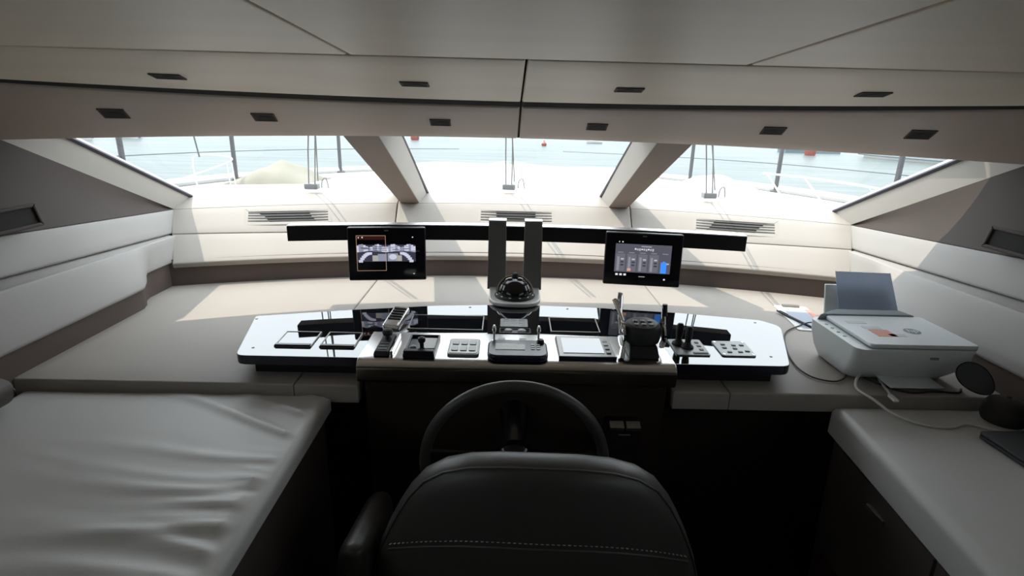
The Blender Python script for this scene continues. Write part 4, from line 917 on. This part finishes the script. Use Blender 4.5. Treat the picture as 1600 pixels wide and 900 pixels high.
# ------------------------------------------------------------------ outside: foredeck, rails, sea
def dw(Y): return 2.75*max(0.0, 1-((max(Y, 3)-3)/4.9)**3)**0.9+0.02
def dz(x, Y): return 1.135-0.030*(Y-3)-0.05*(x/max(0.2, dw(Y)))**2
fd = struct('foredeck', 'white gelcoat foredeck ahead of the windscreen', (0, 5, 1.0))
mb = MB(); vs = []; fs = []; NY, NX = 40, 20
for j in range(NY+1):
    Yc = lerp(3.075, 7.9, 1-(1-j/NY)**1.6)
    for i in range(NX+1):
        xf = lerp(-1, 1, i/NX); q = (7.9-Yc)/(7.9-3.075); Y = Yc-q*(3.075-(Yb(min(1.9, abs(xf)*2.75))+0.39)); x = xf*dw(Y); vs.append(V(x, Y, dz(x, Y)))
for j in range(NY):
    for i in range(NX): a = j*(NX+1)+i; fs.append((a, a+1, a+NX+2, a+NX+1))
for i0 in (0, NX):
    k0 = len(vs)
    for j in range(NY+1): p = vs[j*(NX+1)+i0]; vs.append(V(p.x*0.85, p.y*0.97, -2.7))
    for j in range(NY): fs.append((j*(NX+1)+i0, (j+1)*(NX+1)+i0, k0+j+1, k0+j))
MB().add(vs, fs).build('deck_and_hull', 'deck', fd, world=True, ang=60)
mb = MB()
for sx in (-1, 1): mb.tube([V(sx*(dw(Y)-0.03), Y, dz(dw(Y), Y)+0.03) for Y in [3+4.88*k/30 for k in range(31)]], 0.035, 8)
mb.build('bulwark', 'deck', fd, world=True)
MB().prism(round_poly([(-1.5, 3.35), (1.5, 3.35), (1.15, 5.0), (-1.15, 5.0)], 0.15, 5), 1.04, 1.13).build('coach_roof', 'deck', fd, world=True, bevel=0.02)
# covered sun pad, lumpy
def lump(name, label, cx, cy, wx, wy, h, m_, seed, base=None, sharp=2.0, cat='cover'):
    random.seed(seed); ph = [random.uniform(0, 6) for _ in range(6)]
    t = thing(name, label, cat, (cx, cy, dz(cx, cy) if base is None else base)); NU, NV = 36, 24; vs = []; fs = []
    for j in range(NV+1):
        for i in range(NU+1):
            u, v = 2*i/NU-1, 2*j/NV-1; x, y = u*wx, v*wy
            e = max(0, 1-abs(u)**sharp)**0.6*max(0, 1-abs(v)**sharp)**0.6
            z = h*e*(0.8+0.14*math.sin(3*u+ph[0])+0.10*math.sin(4.1*v+ph[1])+0.06*math.sin(9*u+4*v+ph[2]))
            vs.append(V(x*(1+0.05*math.sin(5*v+ph[3])), y, z-0.015))
    for j in range(NV):
        for i in range(NU): a = j*(NU+1)+i; fs.append((a, a+1, a+NU+2, a+NU+1))
    MB().add(vs, fs).build('fabric', m_, t, ang=80)
    pts = [V(wx*1.0*math.cos(a), wy*1.0*math.sin(a), -0.01) for a in [2*math.pi*k/48 for k in range(48)]]
    MB().tube([V(-wx, -wy, 0), V(wx, -wy, 0), V(wx, wy, 0), V(-wx, wy, 0)], 0.012, 6, closed=True).build('hem', m_, t)
    return t
lump('sun_pad', 'broad white covered sun pad across the foredeck', 0.1, 6.15, 1.45, 0.75, 0.10, 'deck', 5, sharp=4)
lump('tender_cover', 'cream fabric cover humped over gear at the port deck edge', -2.02, 4.95, 0.34, 0.30, 0.19, 'sunpad', 8)
lump('folded_cover', 'folded white cover on the starboard foredeck', 1.82, 5.0, 0.36, 0.30, 0.16, 'deck', 9)

def rail(sx, Ys, label):
    t = thing('guard_rail', label, 'railing', (sx*2.4, 4.5, dz(2.4, 4.5)))
    for Y in Ys:
        x = sx*(dw(Y)-0.06); z = dz(x, Y); p = MB().tube([(x, Y, z-0.01), (x, Y, z+0.75)], 0.019, 10).build('stanchion', 'steel', t, world=True)
        MB().lathe([(0.05, 0), (0.05, 0.012), (0.03, 0.02)], 14, Matrix.Translation((x, Y, z))).build('foot_plate', 'steel', p, world=True)
    YY = [2.6+4.9*k/40 for k in range(41)]
    for h, r in ((0.26, 0.004), (0.48, 0.004)): MB().tube([V(sx*(dw(Y)-0.06), Y, dz(dw(Y), Y)+h) for Y in YY], r, 6).build('lifeline', 'wire', t, world=True)
    MB().tube([V(sx*(dw(Y)-0.06), Y, dz(dw(Y), Y)+0.76) for Y in YY], 0.018, 8).build('top_rail', 'steel', t, world=True)
rail(-1, (2.9, 3.95, 5.15, 6.35), 'steel guard rail with stanchions and lifelines along the port deck edge')
rail(1, (2.9, 3.95, 5.25, 6.25), 'steel guard rail with stanchions and lifelines along the starboard deck edge')
t = thing('deck_handrail', 'low white handrail with slanted struts on the starboard foredeck', 'handrail', (2.5, 4.6, 1.05))
pts = [V(2.28, 5.15, 1.20), V(2.42, 4.75, 1.21), V(2.52, 4.2, 1.22), V(2.55, 3.7, 1.22)]
MB().tube(smooth_path(pts, 6), 0.009, 8).build('rail', 'rail_white', t, world=True)
for a, b_ in (((2.30, 5.10, 1.20), (2.33, 4.85, 1.04)), ((2.43, 4.70, 1.21), (2.46, 4.45, 1.06)), ((2.54, 4.0, 1.22), (2.56, 3.8, 1.07))): MB().tube([a, b_], 0.007, 8).build('strut', 'rail_white', t, world=True)
t = thing('fairlead_hoop', 'bent white tube hoop on the port foredeck edge', 'hoop', (-2.35, 4.35, 1.05))
MB().tube(smooth_path([(-2.50, 3.9, 1.10), (-2.40, 4.25, 1.16), (-2.22, 4.50, 1.25), (-2.30, 4.58, 1.28), (-2.45, 4.48, 1.29), (-2.47, 4.42, 1.25), (-2.45, 4.40, 1.06)], 6), 0.006, 8).build('tube', 'rail_white', t, world=True)
for x, y in ((-2.26, 4.52), (-2.20, 4.48)): MB().tube([(x, y, 1.24), (x+0.01, y, 1.05)], 0.005, 8).build('leg', 'rail_white', t, world=True)
MB().tube([(-2.43, 4.45, 1.28), (-2.46, 4.45, 1.50)], 0.006, 6).build('flag_staff', 'wire', t, world=True)

# wipers
for xb, xt, lab in ((-1.05, -0.815, 'double-arm windscreen wiper parked upright on the port pane'), (-0.03, -0.035, 'double-arm windscreen wiper parked upright on the centre pane'), (1.02, 0.765, 'double-arm windscreen wiper parked upright on the starboard pane')):
    b0, b1 = wsurf(xb, 0.02)+V(0, 0.03, 0.035), wsurf(xt, 0.97)+V(0, 0.03, 0.04)
    t = thing('windscreen_wiper', lab, 'wiper', b0, 0, 'windscreen wipers')
    for dx in (-0.016, 0.016): MB().tube([b0+V(dx, 0, 0), b0.lerp(b1, 0.5)+V(dx, 0, 0.02), b1+V(dx*0.8, 0, 0)], 0.0032, 8).build('arm', 'wiper', t, world=True)
    MB().tube([b0.lerp(b1, 0.10)+V(0.03, 0, -0.01), b1+V(0.01, 0, -0.012)], 0.003, 6).build('blade', 'wiper', t, world=True)
    MB().box(b0+V(0, 0, -0.012), (0.07, 0.05, 0.03)).build('gear_box', 'wiper', t, world=True, bevel=0.006)
    MB().tube(smooth_path([b0+V(0.05, 0, -0.02), b0+V(0.055, 0, 0.02), b0+V(0.075, 0, 0.03), b0+V(0.085, 0, -0.02)], 5), 0.003, 6).build('washer_pipe', 'wiper', t, world=True)

o = MB().add([(-1500, -200, -2.6), (1500, -200, -2.6), (1500, 2500, -2.6), (-1500, 2500, -2.6)], [(0, 1, 2, 3)]).build('sea', 'sea'); tag(o, 'pale teal harbour water with small ripples', 'sea', kind='stuff')
# distant boats, pontoon and buoys
def boat(name, label, bow, stern, beam, free, cabin=True):
    bow, stern = Vector(bow), Vector(stern); L = (stern-bow).length; a = math.atan2((stern-bow).y, (stern-bow).x)
    t = thing(name, label, 'boat', ((bow.x+stern.x)/2, (bow.y+stern.y)/2, -2.6), a); vs = []; fs = []; n = 14
    for i in range(n+1):
        q = i/n; x = lerp(-L/2, L/2, q); hw = beam/2*min(1, (q*2.2)**0.6+0.02) ; sh = free*(1.25-0.3*min(1, q*1.5))
        vs += [V(x+0.12*L*max(0, 0.25-q), -hw*0.75, -0.1), V(x, -hw, sh), V(x, hw, sh), V(x+0.12*L*max(0, 0.25-q), hw*0.75, -0.1)]
    for i in range(n):
        for j in range(4): l = (j+1) % 4; fs.append((i*4+j, i*4+l, i*4+4+l, i*4+4+j))
    fs += [(0, 1, 2, 3), (n*4+3, n*4+2, n*4+1, n*4)]
    MB().add(vs, fs).build('hull', 'deck', t, ang=40)
    mb = MB()
    mb.tube([V(lerp(-L/2, L/2, q/10), -beam/2*min(1, (q/10*2.2)**0.6+0.02)-0.02, free*0.22) for q in range(11)], 0.06*free, 6); mb.build('boot_stripe', 'boat_glass', t)
    if cabin:
        c = MB().hexa([(-0.10*L, -beam*0.36, free), (0.36*L, -beam*0.36, free), (0.36*L, beam*0.36, free), (-0.10*L, beam*0.36, free)], [(0.02*L, -beam*0.30, free*2.1), (0.32*L, -beam*0.30, free*2.1), (0.32*L, beam*0.30, free*2.1), (0.02*L, beam*0.30, free*2.1)]).build('cabin', 'deck', t, bevel=0.05)
        MB().hexa([(-0.03*L, -beam*0.357, free*1.35), (0.33*L, -beam*0.357, free*1.35), (0.33*L, beam*0.357, free*1.35), (-0.03*L, beam*0.357, free*1.35)], [(0.01*L, -beam*0.325, free*1.8), (0.30*L, -beam*0.325, free*1.8), (0.30*L, beam*0.325, free*1.8), (0.01*L, beam*0.325, free*1.8)]).build('side_windows', 'boat_glass', c)
    return t
boat('motor_yacht', 'large white motor yacht moored at the far right of the starboard pane', (47.5, 77.5, 0), (58, 53, 0), 5.5, 1.8)
boat('distant_boat', 'small white boat at the far left of the port pane, nearest to the frame edge', (-52.0, 72.5, 0), (-59, 73, 0), 3, 1.1)
boat('distant_boat', 'smaller white boat in the port pane, just right of the leftmost boat', (-49.5, 77.5, 0), (-53.5, 80.5, 0), 2.4, 1.0)
boat('distant_dinghy', 'tiny pale dinghy on the water behind the centre pane', (13.0, 97, 0), (15.6, 97, 0), 1.4, 0.4, False)
t = thing('pontoon', 'grey floating pontoon behind the orange buoy', 'pontoon', (44.0, 84, -2.6), R(4))
MB().box((0, 0, 0.25), (8.4, 2.2, 0.55)).build('float', 'boat_glass', t, bevel=0.05); MB().box((0, 0, 0.58), (8.6, 2.4, 0.12)).build('planking', 'steel', t)
for k in range(3): MB().tube([(-3.4+3.4*k, 0.9, 0.6), (-3.4+3.4*k, 0.9, 1.3)], 0.12, 8).build('bollard', 'deck', t)
def buoy(label, x, y, r, h):
    t = thing('mooring_buoy', label, 'buoy', (x, y, -2.6), 0, 'mooring buoys')
    MB().lathe([(r*0.7, -0.1*h), (r, 0.15*h), (r, 0.45*h), (r*0.6, 0.62*h), (r*0.35, 0.7*h), (r*0.3, 0.95*h), (r*0.1, h)], 20).build('float', 'buoy', t)
    MB().lathe([(r*0.36, 0.72*h), (r*0.36, 0.80*h), (r*0.3, 0.82*h)], 16).build('collar', 'rail_white', t)
buoy('tall orange-red buoy on the water behind the starboard pane', 40.6, 77.1, 0.75, 2.3)
buoy('small orange-red buoy at the top left of the centre pane', -15.2, 93.5, 0.7, 1.6)
buoy('tiny orange-red buoy near the top middle of the centre pane', 5.2, 85, 0.38, 0.8)
